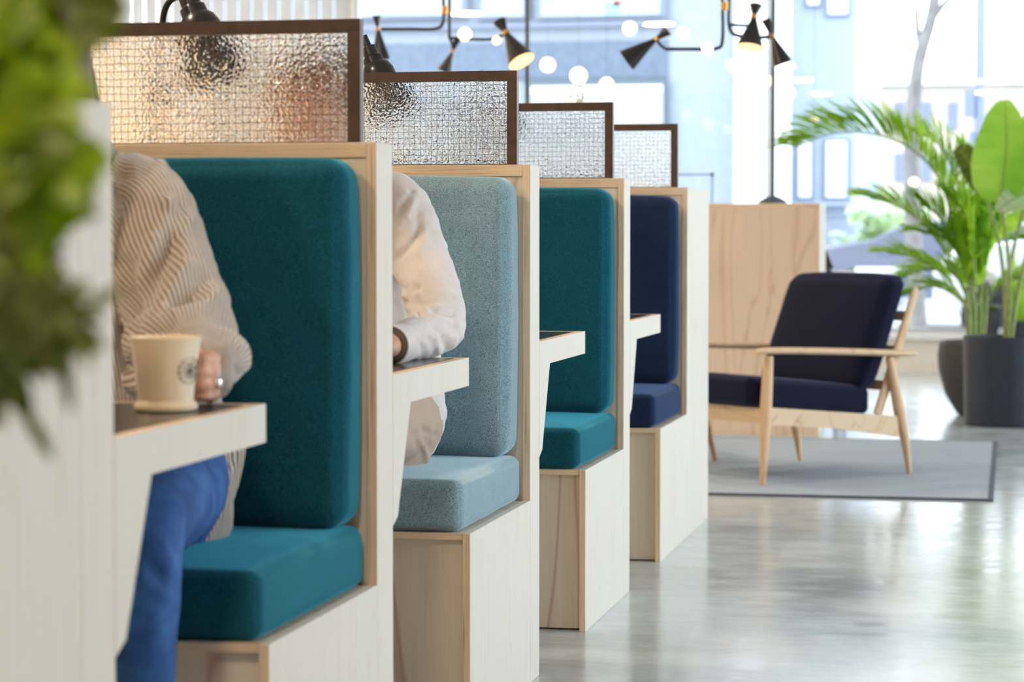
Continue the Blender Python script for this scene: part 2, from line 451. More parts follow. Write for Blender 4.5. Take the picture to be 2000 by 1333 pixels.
# cantilevered tables
tl = ['plywood table with black inlay, the nearest, holding the mug',
      'plywood table with black inlay under the white shirted arm',
      'plywood table with dark inlay in front of the bright teal bench',
      'plywood table with dark inlay in front of the navy bench, the farthest']
ZT = .745
for k in range(4):
    y = N1 + STEP * (k - 1) + T
    r = empty('booth_table', (0, y, 0)); tag(r, tl[k], 'table', 'tables fixed to the booth dividers')
    D = .584
    outline = [(.001, ZT), (D, ZT), (D, ZT - .0545), (.125, ZT - .0545), (.034, .502), (.001, .488)]
    poly_board('side_support', outline, -.018, 0, r)
    outline2 = [(.001, ZT), (D, ZT), (D, ZT - .0545), (.125, ZT - .0545), (.034, .502), (.001, .488)]
    poly_board('side_support', outline2, -BW, -BW + .018, r)
    board('front_apron', (-BW + .018, D - .018, ZT - .0545), (-.0182, D, ZT - .0002), r, 'ply_x', 'edge_zx', 1)
    board('table_top', (-BW + .018, .001, ZT - .022), (-.0182, D - .0182, ZT - .002), r, 'ply_x', 'edge_zx', 2)
    ib = MB(); ib.box((-BW + .02, .004, ZT - .0019), (-.024, D - .024, ZT - .0003)); ib.build('inlay', 'lino', r, False)

# ------------------------------------------------------------------ mug
MUG = V((-.091, 3.075, ZT + .0005))
mg, nt, b = new_mat('cream_glazed_stoneware')
b.inputs['Roughness'].default_value = .22; b.inputs['Coat Weight'].default_value = .4
nt.links.new(ramp(nt, [(.3, (.84, .70, .49)), (.7, (.88, .75, .54))], tex_noise(nt, coords(nt), 12)), b.inputs['Base Color'])
M['mug'] = mg
M['print'] = plain('grey_green_print', (.16, .20, .20), .5, var=.2)
r = empty('coffee_mug', MUG); tag(r, 'cream stoneware mug with a round grey print, on the nearest table', 'mug')
bdy = MB()
bdy.lathe([(.0, .004), (.030, .004), (.0355, 0), (.040, .0015), (.0408, .006), (.0385, .011), (.0352, .014), (.0362, .03), (.0395, .06), (.0432, .088),
           (.0455, .096), (.0462, .0985), (.0450, .1), (.0425, .0985), (.0405, .09), (.036, .06), (.033, .03), (.03, .015), (0, .012)], n=48)
bdy.v = [(a * 1.07, b_ * 1.07, c_) for a, b_, c_ in bdy.v]
bdy.build('body', 'mug', r)
hd = V((.28, .96, 0)).normalized()
h_ = MB(); pts = curve([tuple(hd * a + V((0, 0, z))) for a, z in ((.036, .082), (.052, .086), (.066, .074), (.070, .055), (.062, .034), (.034, .026))], 6)
h_.tube(pts, (.0055), 10); h_.build('handle', 'mug', r)
# the printed badge: ring of small strokes on the side towards the aisle
pr = MB(); ang0 = atan2(-.70, .72) + .42
def onmug(a, z, off=.0004):
    rr = .0352 + (z - .014) * (.0432 - .0352) / .074 + off
    rr *= 1.07; return V((rr * cos(a), rr * sin(a), z))
def stroke(p, w=.0011):
    pts = [onmug(ang0 + u / .039, .055 + v) for u, v in p]
    pr.tube(pts, [(w, w * .35)] * len(pts), 6)
for rr in (.0175,):
    for s_ in range(14):
        a0 = 2 * pi * s_ / 14; stroke([(rr * cos(a0 + t * .3), rr * sin(a0 + t * .3)) for t in (0, .35, .7, 1)], .0013)
for s_ in range(6):
    a0 = 2 * pi * s_ / 6 + .3
    stroke([(.009 * cos(a0) + .0038 * cos(t), .009 * sin(a0) + .0038 * sin(t)) for t in [i * pi / 4 for i in range(9)]], .0008)
stroke([(-.003, -.004), (0, .004), (.003, -.004), (-.004, .001), (.004, .001), (-.003, -.004)], .0008)
pr.build('badge_print', 'print', r)

# ------------------------------------------------------------------ people
def fuse(mb, voxel, smooth=4, fac=.5):
    """merge overlapping closed shapes into one continuous skin"""
    me = bpy.data.meshes.new('tmp'); me.from_pydata(mb.v, [], mb.f)
    bm = bmesh.new(); bm.from_mesh(me); bmesh.ops.remove_doubles(bm, verts=bm.verts, dist=1e-6)
    bmesh.ops.recalc_face_normals(bm, faces=bm.faces); bm.to_mesh(me); bm.free()
    o = bpy.data.objects.new('tmp', me); C.objects.link(o)
    md = o.modifiers.new('r', 'REMESH'); md.mode = 'VOXEL'; md.voxel_size = voxel; md.use_smooth_shade = True
    if smooth:
        sm = o.modifiers.new('s', 'SMOOTH'); sm.factor = fac; sm.iterations = smooth
    dg = bpy.context.evaluated_depsgraph_get(); dg.update()
    out = bpy.data.meshes.new_from_object(o.evaluated_get(dg))
    bpy.data.objects.remove(o); bpy.data.meshes.remove(me)
    return out
def limb(mb, pts, n=20, sub=5, ref=None):
    """pts = [(x, y, z, r) or (x, y, z, ra, rb)], rounded ends"""
    c = curve([tuple(p) for p in pts], sub)
    P = [V(p[:3]) for p in c]; R = [p[3:] for p in c]; R = [(r[0], r[-1]) for r in R]
    d0 = (P[0] - P[1]).normalized(); d1 = (P[-1] - P[-2]).normalized()
    pre = [(P[0] + d0 * R[0][0] * s, (R[0][0] * q, R[0][1] * q)) for s, q in ((.92, .35), (.7, .7), (.38, .92))]
    post = [(P[-1] + d1 * R[-1][0] * s, (R[-1][0] * q, R[-1][1] * q)) for s, q in ((.38, .92), (.7, .7), (.92, .35))]
    mb.tube([p for p, _ in pre] + P + [p for p, _ in post], [q for _, q in pre] + R + [q for _, q in post], n, ref=ref)
class Axis:
    """arc length and angle about a limb's centre line, for knit ribs and creases"""
    def __init__(s, pts, ref):
        c = curve([tuple(p) for p in pts], 6); s.P = [V(p[:3]) for p in c]; s.R = [p[3] for p in c]
        s.F = frames(s.P, ref); s.L = [0]
        for a, b in zip(s.P, s.P[1:]): s.L.append(s.L[-1] + (b - a).length)
    def __call__(s, p):
        best = (1e9,)
        for i in range(len(s.P) - 1):
            a, b = s.P[i], s.P[i + 1]; ab = b - a
            t = max(0, min(1, (p - a).dot(ab) / ab.length_squared)); q = a + ab * t; d = (p - q).length
            if d < best[0]: best = (d, i, t, q)
        d, i, t, q = best; r = s.R[i] * (1 - t) + s.R[i + 1] * t
        A = s.F[i][1].lerp(s.F[i + 1][1], t); B = s.F[i][2].lerp(s.F[i + 1][2], t); w = p - q
        return d / r, s.L[i] * (1 - t) + s.L[i + 1] * t, atan2(w.dot(B), w.dot(A)), r
def seg_dist(p, a, b):
    ab = b - a; t = max(0, min(1, (p - a).dot(ab) / ab.length_squared)); return (p - a - ab * t).length, t
def apply_folds(me, folds, extra=None):
    """raise (amp > 0) or press in (amp < 0) creases along polylines laid over the side of the cloth facing the aisle"""
    nrm = [v.normal.copy() for v in me.vertices]
    for v, n in zip(me.vertices, nrm):
        p = v.co.copy(); d = 0; vd = (p - V((CX, 0, CH))).normalized(); gate = max(0, min(1, -n.dot(vd) * 2.5 + .25))
        if gate > 0:
            for pl, amp, w in folds:
                best = 1e9; tt = .5
                for i in range(len(pl) - 1):
                    a, b = pl[i], pl[i + 1]; q, t = seg_dist(p, a, b); c = a + (b - a) * t
                    if abs((p - c).dot(vd)) > .11: continue
                    w0 = p - c; q = (w0 - vd * w0.dot(vd)).length
                    if q < best: best = q; tt = (i + t) / (len(pl) - 1)
                if best < 3 * w: d += gate * 1.25 * amp * exp(-(best / w) ** 2) * (sin(pi * min(1, max(0, .12 + tt * .76))) ** .7)
        if extra: d += extra(p, n)
        v.co = p + n * d
    me.update()
def skinmat():
    m, nt, b = new_mat('skin')
    n = tex_noise(nt, coords(nt, rnd=False), 60, 4)
    nt.links.new(ramp(nt, [(.3, (.58, .30, .21)), (.65, (.72, .44, .33))], n), b.inputs['Base Color'])
    b.inputs['Roughness'].default_value = .5; b.inputs['Subsurface Weight'].default_value = .25
    b.inputs['Subsurface Radius'].default_value = (.01, .004, .002); b.inputs['Subsurface Scale'].default_value = .5
    bump(nt, b, n, .15, .001); return m
M['skin'] = skinmat()
def hairmat(name, c0, c1):
    m, nt, b = new_mat(name)
    n = tex_noise(nt, coords(nt, (260, 260, 9), False), 1, 3, .6)
    nt.links.new(ramp(nt, [(.35, c0), (.7, c1)], n), b.inputs['Base Color']); b.inputs['Roughness'].default_value = .4
    bump(nt, b, n, .8, .002); return m
M['hair1'] = hairmat('dark_brown_hair', (.045, .020, .009), (.20, .095, .045))
M['hair2'] = hairmat('reddish_brown_hair', (.06, .025, .015), (.17, .08, .045))
M['eye'] = plain('eye_white', (.8, .8, .8), .2, var=.02)
M['iris'] = plain('dark_iris', (.03, .02, .012), .1, var=.1)
def head_shapes(mb, c, yaw, tilt):
    """skull, jaw, nose, brows, lips and ears around c, facing -Y before yaw and forward tilt"""
    R = Matrix.Rotation(yaw, 3, 'Z') @ Matrix.Rotation(tilt, 3, 'X')
    def b(o, r): mb.ball(c + R @ V(o), r, 20, rot=R)
    b((0, .012, .022), (.075, .095, .090)); b((0, -.022, -.035), (.058, .068, .072)); b((0, -.055, -.083), (.027, .026, .022))
    b((0, -.052, .035), (.058, .04, .045))
    b((0, -.092, -.012), (.011, .016, .022)); b((0, -.103, -.024), (.012, .012, .010))
    for s_ in (-1, 1):
        b((s_ * .010, -.095, -.026), (.008, .010, .008)); b((s_ * .030, -.078, .020), (.022, .014, .007))
        b((s_ * .042, -.058, -.022), (.024, .024, .022)); b((s_ * .077, .012, -.004), (.008, .018, .030)); b((s_ * .079, .006, -.028), (.007, .010, .011))
    b((0, -.086, -.052), (.022, .012, .006)); b((0, -.084, -.062), (.018, .012, .007))
    return R
def hand(mb, wrist, knuck, fingers, thumb, rp=(.034, .014), ref=(0, 0, 1)):
    """palm from wrist to knuckles plus five finger chains"""
    w, k = V(wrist), V(knuck)
    limb(mb, [(*w, .021, .017), (*(w.lerp(k, .35)), .028, .016), (*(w.lerp(k, .8)), .036, .013), (*k, .036, .011)], 16, 4, ref)
    for ch, r in fingers: limb(mb, [(*p, r * q) for p, q in zip(ch, (1.05, 1.0, .93, .8))], 12, 4)
    limb(mb, [(*p, q) for p, q in zip(thumb, (.014, .0115, .010, .0085))], 12, 4)
def person(name, label, P):
    r = empty('person', (P['pelvis'][0], P['pelvis'][1], 0)); off = V((P['pelvis'][0], P['pelvis'][1], 0))
    tag(r, label, 'person')
    mb = MB(); pv, wa, ch, nk = [V(P[k]) for k in ('pelvis', 'waist', 'chest', 'neck')]; hc = V(P['head'])
    limb(mb, [(*pv, .135, .10), (*wa, .115, .085), (*ch, .140, .095), (*(nk.lerp(ch, .4)), .095, .062), (*(nk.lerp(ch, .15)), .062, .050), (*nk, .047, .047)], 28, 5, (1, 0, 0))
    limb(mb, [(*nk, .052), (*(nk.lerp(hc, .5)), .05), (*(hc + V((0, .01, -.03))), .05)], 18, 4)
    for side in ('L', 'R'):
        sh, el, wr = [V(p) for p in P['arm' + side]]
        limb(mb, [(*p[:3], max(.021, min(.045, p[3] * .66))) for p in P['sleeve' + side]] + [(*wr, .023)], 20, 4)
        hp, kn, an = [V(p) for p in P['leg' + side]]
        limb(mb, [(*hp, .072), (*(hp.lerp(kn, .5)), .062), (*kn, .046), (*(kn.lerp(an, .35)), .043), (*(kn.lerp(an, .8)), .034), (*an, .033)], 20, 4)
        limb(mb, [(*(an + V((0, .02, -.055))), .028), (*(an + V((0, -.06, -.075))), .024), (*(an + V((0, -.13, -.082))), .018)], 14, 4)
        hand(mb, *P['hand' + side])
    R = head_shapes(mb, hc, P['yaw'], P['tilt'])
    for i in range(len(mb.v)): mb.v[i] = tuple(V(mb.v[i]) - off)
    me = fuse(mb, .0042, 3)
    body = link('body', me, 'skin', r, True)
    for s_ in (-1, 1):
        e = MB(); c = hc + R @ V((s_ * .030, -.0665, .004)) - off
        e.ball(c, .0115, 16); e.ball(c + R @ V((0, -.0065, 0)), (.0058, .0058, .0058), 12, 1); e.build('eye', ['eye', 'iris'], r)
    return r, off, body, R, hc
def garment(name, r, off, mb, voxel, mat, folds, extra=None, smooth=3, attr=None):
    me = fuse(mb, voxel, smooth); apply_folds(me, folds, extra)
    if attr:
        a = me.attributes.new('rib', 'FLOAT', 'POINT')
        a.data.foreach_set('value', [attr(v.co) for v in me.vertices])
    for v in me.vertices: v.co -= off
    me.update(); return link(name, me, mat, r, True)
def px(lst, Y=None):
    """polyline read off the photo: (x, y, Y)"""
    return [at(*p) for p in lst]

# --- person in the knitted sweater, first bench
sl = [(-.345, 3.50, 1.058, .058), (-.280, 3.50, 1.022, .076), (-.252, 3.475, .955, .082), (-.212, 3.440, .880, .083), (-.178, 3.395, .828, .080),
      (-.150, 3.335, .803, .066), (-.118, 3.280, .796, .054), (-.084, 3.228, .790, .042)]
sr = [(-.44, 3.50, 1.055, .062), (-.53, 3.50, 1.02, .080), (-.59, 3.46, .93, .085), (-.62, 3.40, .83, .080), (-.57, 3.28, .805, .060), (-.515, 3.205, .795, .046)]
HX = .008
hz = [.812, .795, .778, .762]
P1 = dict(pelvis=(-.33, 3.56, .595), waist=(-.345, 3.55, .76), chest=(-.37, 3.52, .955), neck=(-.41, 3.46, 1.095), head=(-.425, 3.39, 1.228), yaw=.1, tilt=.28,
    armL=[(-.255, 3.50, 1.045), (-.150, 3.42, .815), (-.078, 3.212, .790)], armR=[(-.535, 3.50, 1.03), (-.62, 3.40, .81), (-.50, 3.18, .78)],
    legL=[(-.245, 3.52, .60), (-.158, 3.145, .590), (-.150, 3.10, .12)], legR=[(-.44, 3.52, .60), (-.45, 3.13, .585), (-.45, 3.02, .12)])
fg = []
for i, z in enumerate(hz):
    l = (1, 1.08, 1.0, .82)[i]
    fg.append(([(-.058 + HX, 3.164, z), (-.0615 + HX, 3.164 - .034 * l, z - .001), (-.082 + HX, 3.164 - .036 * l, z - .002), (-.097 + HX, 3.164 - .028 * l, z - .003)], (.0080, .0082, .0080, .0070)[i]))
P1['handL'] = ((-.078, 3.212, .790), (-.057, 3.168, .787), fg, [(-.080, 3.195, .803), (-.090, 3.175, .822), (-.096, 3.155, .836), (-.100, 3.138, .840)])
fr_ = [([(-.47 + .019 * i, 3.11, .763), (-.47 + .020 * i, 3.075, .770), (-.47 + .020 * i, 3.055, .758), (-.47 + .020 * i, 3.045, .753)], .0078) for i in range(4)]
P1['handR'] = ((-.50, 3.18, .78), (-.44, 3.12, .765), fr_, [(-.47, 3.16, .768), (-.44, 3.15, .762), (-.415, 3.13, .758), (-.40, 3.11, .756)], None, (1, 0, 0))
P1['sleeveL'], P1['sleeveR'] = sl, sr
r1, off1, body1, R1, hc1 = person('p', 'person in a chunky beige ribbed sweater and blue jeans holding the mug', P1)

def sweatermat():
    m, nt, b = new_mat('ribbed_beige_knit')
    at_ = nt.nodes.new('ShaderNodeAttribute'); at_.attribute_name = 'rib'
    mu = nt.nodes.new('ShaderNodeMath'); mu.operation = 'MULTIPLY'; mu.inputs[1].default_value = 2 * pi / .0064
    nt.links.new(at_.outputs['Fac'], mu.inputs[0])
    si = nt.nodes.new('ShaderNodeMath'); si.operation = 'SINE'; nt.links.new(mu.outputs[0], si.inputs[0])
    mr = nt.nodes.new('ShaderNodeMapRange'); mr.inputs[1].default_value = -1; nt.links.new(si.outputs[0], mr.inputs[0])
    n = tex_noise(nt, coords(nt, rnd=False), 330, 3, .7)
    ad = nt.nodes.new('ShaderNodeMath'); ad.operation = 'MULTIPLY_ADD'; ad.inputs[1].default_value = .55
    nt.links.new(n, ad.inputs[0]); nt.links.new(mr.outputs[0], ad.inputs[2])
    nt.links.new(ramp(nt, [(.22, (.24, .155, .10)), (.6, (.46, .36, .275)), (1.0, (.70, .62, .53))], ad.outputs[0]), b.inputs['Base Color'])
    b.inputs['Roughness'].default_value = .95; b.inputs['Sheen Weight'].default_value = .9; b.inputs['Specular IOR Level'].default_value = .1
    bump(nt, b, ad.outputs[0], .8, .0028); return m
M['knit'] = sweatermat()
tb = [(-.335, 3.575, .575, .175, .130), (-.34, 3.565, .68, .165, .125), (-.35, 3.55, .80, .160, .125), (-.365, 3.52, .95, .160, .125), (-.38, 3.49, 1.035, .135, .105), (-.385, 3.465, 1.085, .080, .075)]
mb = MB(); limb(mb, sl, 24, 6); limb(mb, sr, 20, 5); limb(mb, tb, 32, 5, (1, 0, 0))
mb.ball((-.270, 3.60, .620), (.115, .09, .085), 20)
limb(mb, [(*at(418, 850, 3.60), .052), (*at(417, 920, 3.60), .046), (*at(421, 975, 3.60), .034), (*at(432, 1020, 3.61), .020)], 18, 5)
# bulging drape over the table edge and gathered part beside the mug
mb.ball(at(412, 700, 3.32), (.056, .07, .046), 20); mb.ball(at(330, 670, 3.34), (.07, .07, .055), 20)
mb.ball(at(425, 735, 3.22), (.017, .03, .030), 16)
mb.ball(at(300, 740, 3.36), (.050, .06, .035), 16)
folds1 = [
    (px([(315, 320, 3.43), (330, 400, 3.40), (300, 470, 3.37), (268, 560, 3.37)]), .013, .011),
    (px([(372, 430, 3.40), (360, 520, 3.37), (320, 600, 3.36), (275, 640, 3.36)]), .013, .012),
    (px([(348, 400, 3.40), (335, 470, 3.37), (300, 540, 3.36), (285, 575, 3.36)]), -.012, .010),
    (px([(425, 570, 3.40), (395, 600, 3.34), (340, 620, 3.31), (280, 645, 3.31)]), .012, .011),
    (px([(400, 545, 3.40), (370, 580, 3.33), (320, 612, 3.31)]), -.010, .009),
    (px([(392, 660, 3.26), (440, 680, 3.29), (480, 715, 3.33)]), .008, .007),
    (px([(380, 690, 3.26), (430, 705, 3.28), (470, 735, 3.31)]), -.008, .008),
    (px([(252, 520, 3.36), (248, 620, 3.36), (255, 740, 3.36)]), -.022, .014),
    (px([(230, 290, 3.42), (240, 340, 3.40), (232, 400, 3.38)]), -.010, .012),
    (px([(405, 700, 3.22), (415, 745, 3.22), (408, 785, 3.22)]), .008, .010),
]
axs = Axis(sl, (0, -1, 0)); axr = Axis(sr, (0, -1, 0)); axt = Axis([t[:4] for t in tb], (0, -1, 0))
def rib1(p):
    a = axs(p); b = axt(p); c = axr(p)
    if p.x < -.45 and c[0] < b[0]: return c[2] * .072
    if a[0] < b[0] * 1.1 and p.x > -.33: return a[2] * .068 + .06 * (a[1] - .15)
    return b[2] * .15
def ex1(p, n):
    return .004 * noise.noise(p * 22) + .0022 * noise.noise(p * 60)
sw = garment('sweater', r1, off1, mb, .0052, 'knit', folds1, ex1, 3, rib1)
# jeans
def denim():
    m, nt, b = new_mat('blue_denim')
    v = coords(nt, rnd=False)
    n = tex_noise(nt, v, 14, 4, .6); n2 = tex_noise(nt, coords(nt, (500, 500, 160), False), 1, 2, .7)
    mx = nt.nodes.new('ShaderNodeMix'); mx.data_type = 'RGBA'; mx.blend_type = 'MULTIPLY'; mx.inputs[0].default_value = 1
    nt.links.new(ramp(nt, [(.3, (.012, .055, .19)), (.52, (.028, .115, .34)), (.75, (.07, .20, .48))], n), mx.inputs[6])
    nt.links.new(ramp(nt, [(.35, (.75, .78, .82)), (.65, (1, 1, 1))], n2), mx.inputs[7])
    nt.links.new(mx.outputs[2], b.inputs['Base Color']); b.inputs['Roughness'].default_value = .85
    bump(nt, b, n2, .3, .0008); return m
M['denim'] = denim()
def legs(P, r, off, name, mat, rads, folds, voxel=.0055, extra=None, dy=0):
    mb = MB(); pv = V(P['pelvis'])
    limb(mb, [(*(pv + V((0, .01, .10))), .145, .105), (*pv, .165, .115), (*(pv + V((0, -.02, -.03))), .16, .10)], 28, 4, (1, 0, 0))
    for s_ in 'LR':
        hp, kn, an = [V(p) for p in P['leg' + s_]]
        limb(mb, [(*hp, rads[0]), (*(hp.lerp(kn, .5)), rads[1]), (*(hp.lerp(kn, .93)), rads[2]), (*(kn + V((0, -.004, -.03))), rads[2]), (*(kn.lerp(an, .35)), rads[3]), (*(kn.lerp(an, .7)), rads[4]), (*(kn.lerp(an, .97)), rads[5])], 24, 5)
    return garment(name, r, off, mb, voxel, mat, folds, extra, 3)
jf = [(px([(300, 1075, 3.10), (325, 1105, 3.10), (345, 1125, 3.12)]), .007, .007), (px([(285, 1095, 3.08), (312, 1130, 3.08), (342, 1150, 3.10)]), -.007, .007),
      (px([(280, 1130, 3.08), (310, 1160, 3.08), (338, 1175, 3.10)]), .006, .007), (px([(330, 1040, 3.16), (345, 1075, 3.16), (350, 1105, 3.16)]), -.006, .007),
      (px([(310, 1050, 3.14), (330, 1085, 3.14), (345, 1110, 3.14)]), .006, .006)]
jf = [(a_, amp * .45, w_ * 1.3) for a_, amp, w_ in jf]
legs(P1, r1, off1, 'jeans', 'denim', (.092, .086, .066, .057, .050, .044), jf, extra=lambda p, n: .003 * noise.noise(p * 18))
def shoes(P, r, off, mat):
    for s_ in 'LR':
        an = V(P['leg' + s_][2]) - off; m_ = MB()
        limb(m_, [(*(an + V((0, .035, -.062))), .044, .050), (*(an + V((0, -.05, -.070))), .043, .042), (*(an + V((0, -.15, -.080))), .044, .032)], 20, 5, (1, 0, 0))
        limb(m_, [(*(an + V((0, .01, 0))), .046), (*(an + V((0, .01, -.06))), .046)], 18, 4)
        me = fuse(m_, .006, 3)
        for v in me.vertices: v.co.z = max(v.co.z, .002)
        link('shoe', me, mat, r, True)
M['leather'] = plain('dark_leather', (.03, .022, .018), .4, var=.2)
M['canvas'] = plain('white_canvas', (.7, .7, .68), .7, var=.05)
shoes(P1, r1, off1, 'canvas')
# long straight hair
hb = MB()
def hball(o, rr): hb.ball(hc1 - off1 + R1 @ V(o), rr, 20, rot=R1)
hball((0, .028, .036), (.088, .100, .088)); hball((0, -.01, .075), (.070, .072, .045))
for s_ in (-1, 1):
    c0 = hc1 - off1
    limb(hb, [(*(c0 + V((s_ * .072, .0, .04))), .030, .045), (*(c0 + V((s_ * .085, -.005, -.05))), .024, .05), (*(c0 + V((s_ * .098, .0, -.14))), .026, .045), (*(c0 + V((s_ * .085, -.05, -.21))), .026, .03)], 16, 5, (1, 0, 0))
limb(hb, [(*(c0 + V((0, .09, .03))), .07, .04), (*(c0 + V((0, .12, -.08))), .08, .035), (*(c0 + V((0, .13, -.16))), .075, .03)], 18, 5, (1, 0, 0))
me = fuse(hb, .006, 3)
link('hair', me, 'hair1', r1, True)
rg = MB()
for p, q, rad in ((fg[1][0][0], fg[1][0][1], .0098), (fg[2][0][0], fg[2][0][1], .0096)):
    a, b_ = V(p), V(q); d = (b_ - a).normalized(); c = a.lerp(b_, .45) - off1
    prof = [(rad + .0016 * cos(t), .0030 * sin(t)) for t in [i * pi / 4 for i in range(8)]]
    rg.lathe(prof, c, 20, axis=d, close=True)
rg.ball(V(fg[2][0][0]).lerp(V(fg[2][0][1]), .45) - off1 + V((.011, -.002, .002)), (.006, .009, .009), 14)
M['silver'] = plain('polished_silver', (.85, .85, .87), .12, .95, var=.03)
rg.build('finger_ring', 'silver', r1)

# --- person in the white shirt, second bench
s2 = [(-.29, 4.80, 1.068, .048), (-.218, 4.81, 1.045, .062), (-.165, 4.745, .965, .062), (-.112, 4.67, .875, .058), (-.082, 4.605, .812, .058),
      (-.086, 4.52, .789, .047), (-.094, 4.42, .782, .040), (-.097, 4.335, .779, .036)]
s2r = [(-.40, 4.80, 1.06, .048), (-.49, 4.81, 1.03, .060), (-.55, 4.73, .93, .058), (-.60, 4.63, .82, .056), (-.53, 4.47, .79, .045), (-.45, 4.35, .78, .036)]
P2 = dict(pelvis=(-.30, 4.88, .60), waist=(-.305, 4.87, .76), chest=(-.325, 4.83, .95), neck=(-.345, 4.76, 1.10), head=(-.355, 4.70, 1.235), yaw=-.15, tilt=.3,
    armL=[(-.205, 4.81, 1.05), (-.068, 4.61, .803), (-.098, 4.285, .777)], armR=[(-.50, 4.81, 1.03), (-.60, 4.62, .81), (-.42, 4.32, .775)],
    legL=[(-.225, 4.86, .60), (-.235, 4.45, .585), (-.235, 4.42, .12)], legR=[(-.41, 4.86, .60), (-.43, 4.45, .585), (-.43, 4.34, .12)])
def flat_hand(w, k, dx, dirn, z):
    f = []
    d = V(dirn).normalized(); s_ = V((-d.y, d.x, 0)) * dx
    for i in range(4):
        b0 = V(k) + s_ * (.019 * (i - 1.5)); l = (.072, .08, .075, .060)[i]
        f.append(([tuple(b0), tuple(b0 + d * l * .4 + V((0, 0, .006))), tuple(b0 + d * l * .72 + V((0, 0, -.002))), tuple(b0 + d * l + V((0, 0, -.012)))], (.0085, .0088, .0085, .0075)[i]))
    th = [tuple(V(w).lerp(V(k), .3) + s_ * .022), tuple(V(w).lerp(V(k), .6) + s_ * .045), tuple(V(w).lerp(V(k), .9) + s_ * .056), tuple(V(k) + d * .02 + s_ * .058 + V((0, 0, -.004)))]
    return w, k, f, th, None, tuple(s_.normalized())
P2['handL'] = flat_hand((-.098, 4.285, .777), (-.135, 4.215, .767), -1, (-.7, -.7, 0), 0)
P2['handR'] = flat_hand((-.42, 4.32, .775), (-.35, 4.27, .767), 1, (.85, -.5, 0), 0)
P2['sleeveL'], P2['sleeveR'] = s2, s2r
r2, off2, body2, R2, hc2 = person('p', 'person in a white shirt and beige trousers sitting on the pale blue bench', P2)
def shirtmat():
    m, nt, b = new_mat('white_cotton')
    n = tex_noise(nt, coords(nt, rnd=False), 600, 2)
    nt.links.new(ramp(nt, [(.3, (.66, .615, .59)), (.7, (.73, .69, .665))], n), b.inputs['Base Color'])
    b.inputs['Roughness'].default_value = .85; b.inputs['Sheen Weight'].default_value = .2
    bump(nt, b, n, .15, .0005); return m
M['cotton'] = shirtmat()
t2 = [(-.300, 4.885, .615, .170, .118), (-.300, 4.88, .70, .160, .112), (-.31, 4.865, .82, .155, .112), (-.325, 4.835, .95, .165, .115), (-.335, 4.80, 1.045, .125, .09), (-.342, 4.775, 1.095, .072, .065)]
mb = MB(); limb(mb, s2, 24, 6); limb(mb, s2r, 20, 5); limb(mb, t2, 32, 5, (1, 0, 0))
mb.ball(at(832, 815, 4.84), (.022, .05, .030), 14)
f2 = [(px([(803, 372, 4.74), (788, 400, 4.72), (772, 430, 4.70)]), -.006, .006), (px([(808, 395, 4.74), (795, 425, 4.72), (780, 450, 4.7)]), .004, .006),
      (px([(815, 420, 4.70), (818, 450, 4.69), (800, 480, 4.67), (775, 505, 4.65)]), -.006, .006),
      (px([(828, 450, 4.70), (830, 480, 4.67), (812, 505, 4.66)]), .004, .007),
      (px([(785, 565, 4.60), (815, 562, 4.57), (848, 552, 4.56)]), -.0045, .0055), (px([(788, 578, 4.60), (820, 577, 4.56), (850, 568, 4.55)]), .004, .005),
      (px([(793, 592, 4.59), (820, 594, 4.56), (852, 585, 4.55)]), -.005, .005), (px([(798, 604, 4.59), (830, 606, 4.55), (870, 598, 4.54)]), .004, .005),
      (px([(804, 622, 4.58), (822, 612, 4.55), (850, 607, 4.53), (885, 612, 4.54)]), -.008, .006),
      (px([(812, 630, 4.52), (850, 620, 4.50), (890, 632, 4.52), (903, 660, 4.54)]), .005, .006),
      (px([(830, 650, 4.42), (850, 660, 4.42), (856, 690, 4.42)]), .005, .005), (px([(845, 640, 4.45), (868, 660, 4.46), (872, 690, 4.46)]), -.0045, .005),
      (px([(868, 636, 4.48), (885, 660, 4.5), (884, 692, 4.5)]), .0045, .005), (px([(820, 660, 4.38), (826, 680, 4.38), (824, 700, 4.38)]), -.003, .005)]
f2 = [(a_, amp * 1.35, w_ * 1.25) for a_, amp, w_ in f2]
def ex2(p, n): return .004 * noise.noise(V((p.x * 20, p.y * 20, p.z * 34))) + .0016 * noise.noise(p * 60)
garment('shirt', r2, off2, mb, .0032, 'cotton', f2, ex2, 3)
# cuff, collar, front placket and buttons
cf = MB()
ca, cb = V((-.0965, 4.352, .7785)) - off2, V((-.0985, 4.296, .7775)) - off2
d = (cb - ca); ln = d.length
prof = [(.0375, 0), (.0385, .02), (.0375, ln), (.0355, ln + .001), (.0345, ln - .002), (.034, .0)]
cf.lathe(prof, ca, 28, axis=d, close=True); cf.build('cuff', 'cotton', r2)
cl = MB(); c0 = V((-.343, 4.765, 1.105)) - off2
cl.lathe([(.078, -.012), (.070, .012), (.060, .034), (.057, .034), (.064, .008), (.070, -.012)], c0, 28, axis=(0, -.35, 1), close=True); cl.build('collar', 'cotton', r2)
tr = legs(P2, r2, off2, 'trousers', 'cotton', (.090, .084, .066, .062, .055, .050),
     [(px([(826, 838, 4.76), (836, 846, 4.76), (850, 850, 4.78)]), -.006, .007), (px([(828, 852, 4.76), (840, 872, 4.78), (846, 892, 4.78)]), -.005, .007), (px([(820, 860, 4.76), (832, 885, 4.76), (836, 905, 4.76)]), .004, .008),
      (px([(800, 835, 4.7), (812, 855, 4.7), (824, 885, 4.7)]), -.004, .009), (px([(788, 930, 4.6), (800, 900, 4.6)]), -.003, .009)], .0045, lambda p, n: .003 * noise.noise(p * 20))
M['chino'] = plain('beige_chino_cloth', (.47, .355, .27), .85, var=.06, vscale=500)
tr.data.materials[0] = M['chino']
shoes(P2, r2, off2, 'leather')
hb = MB()
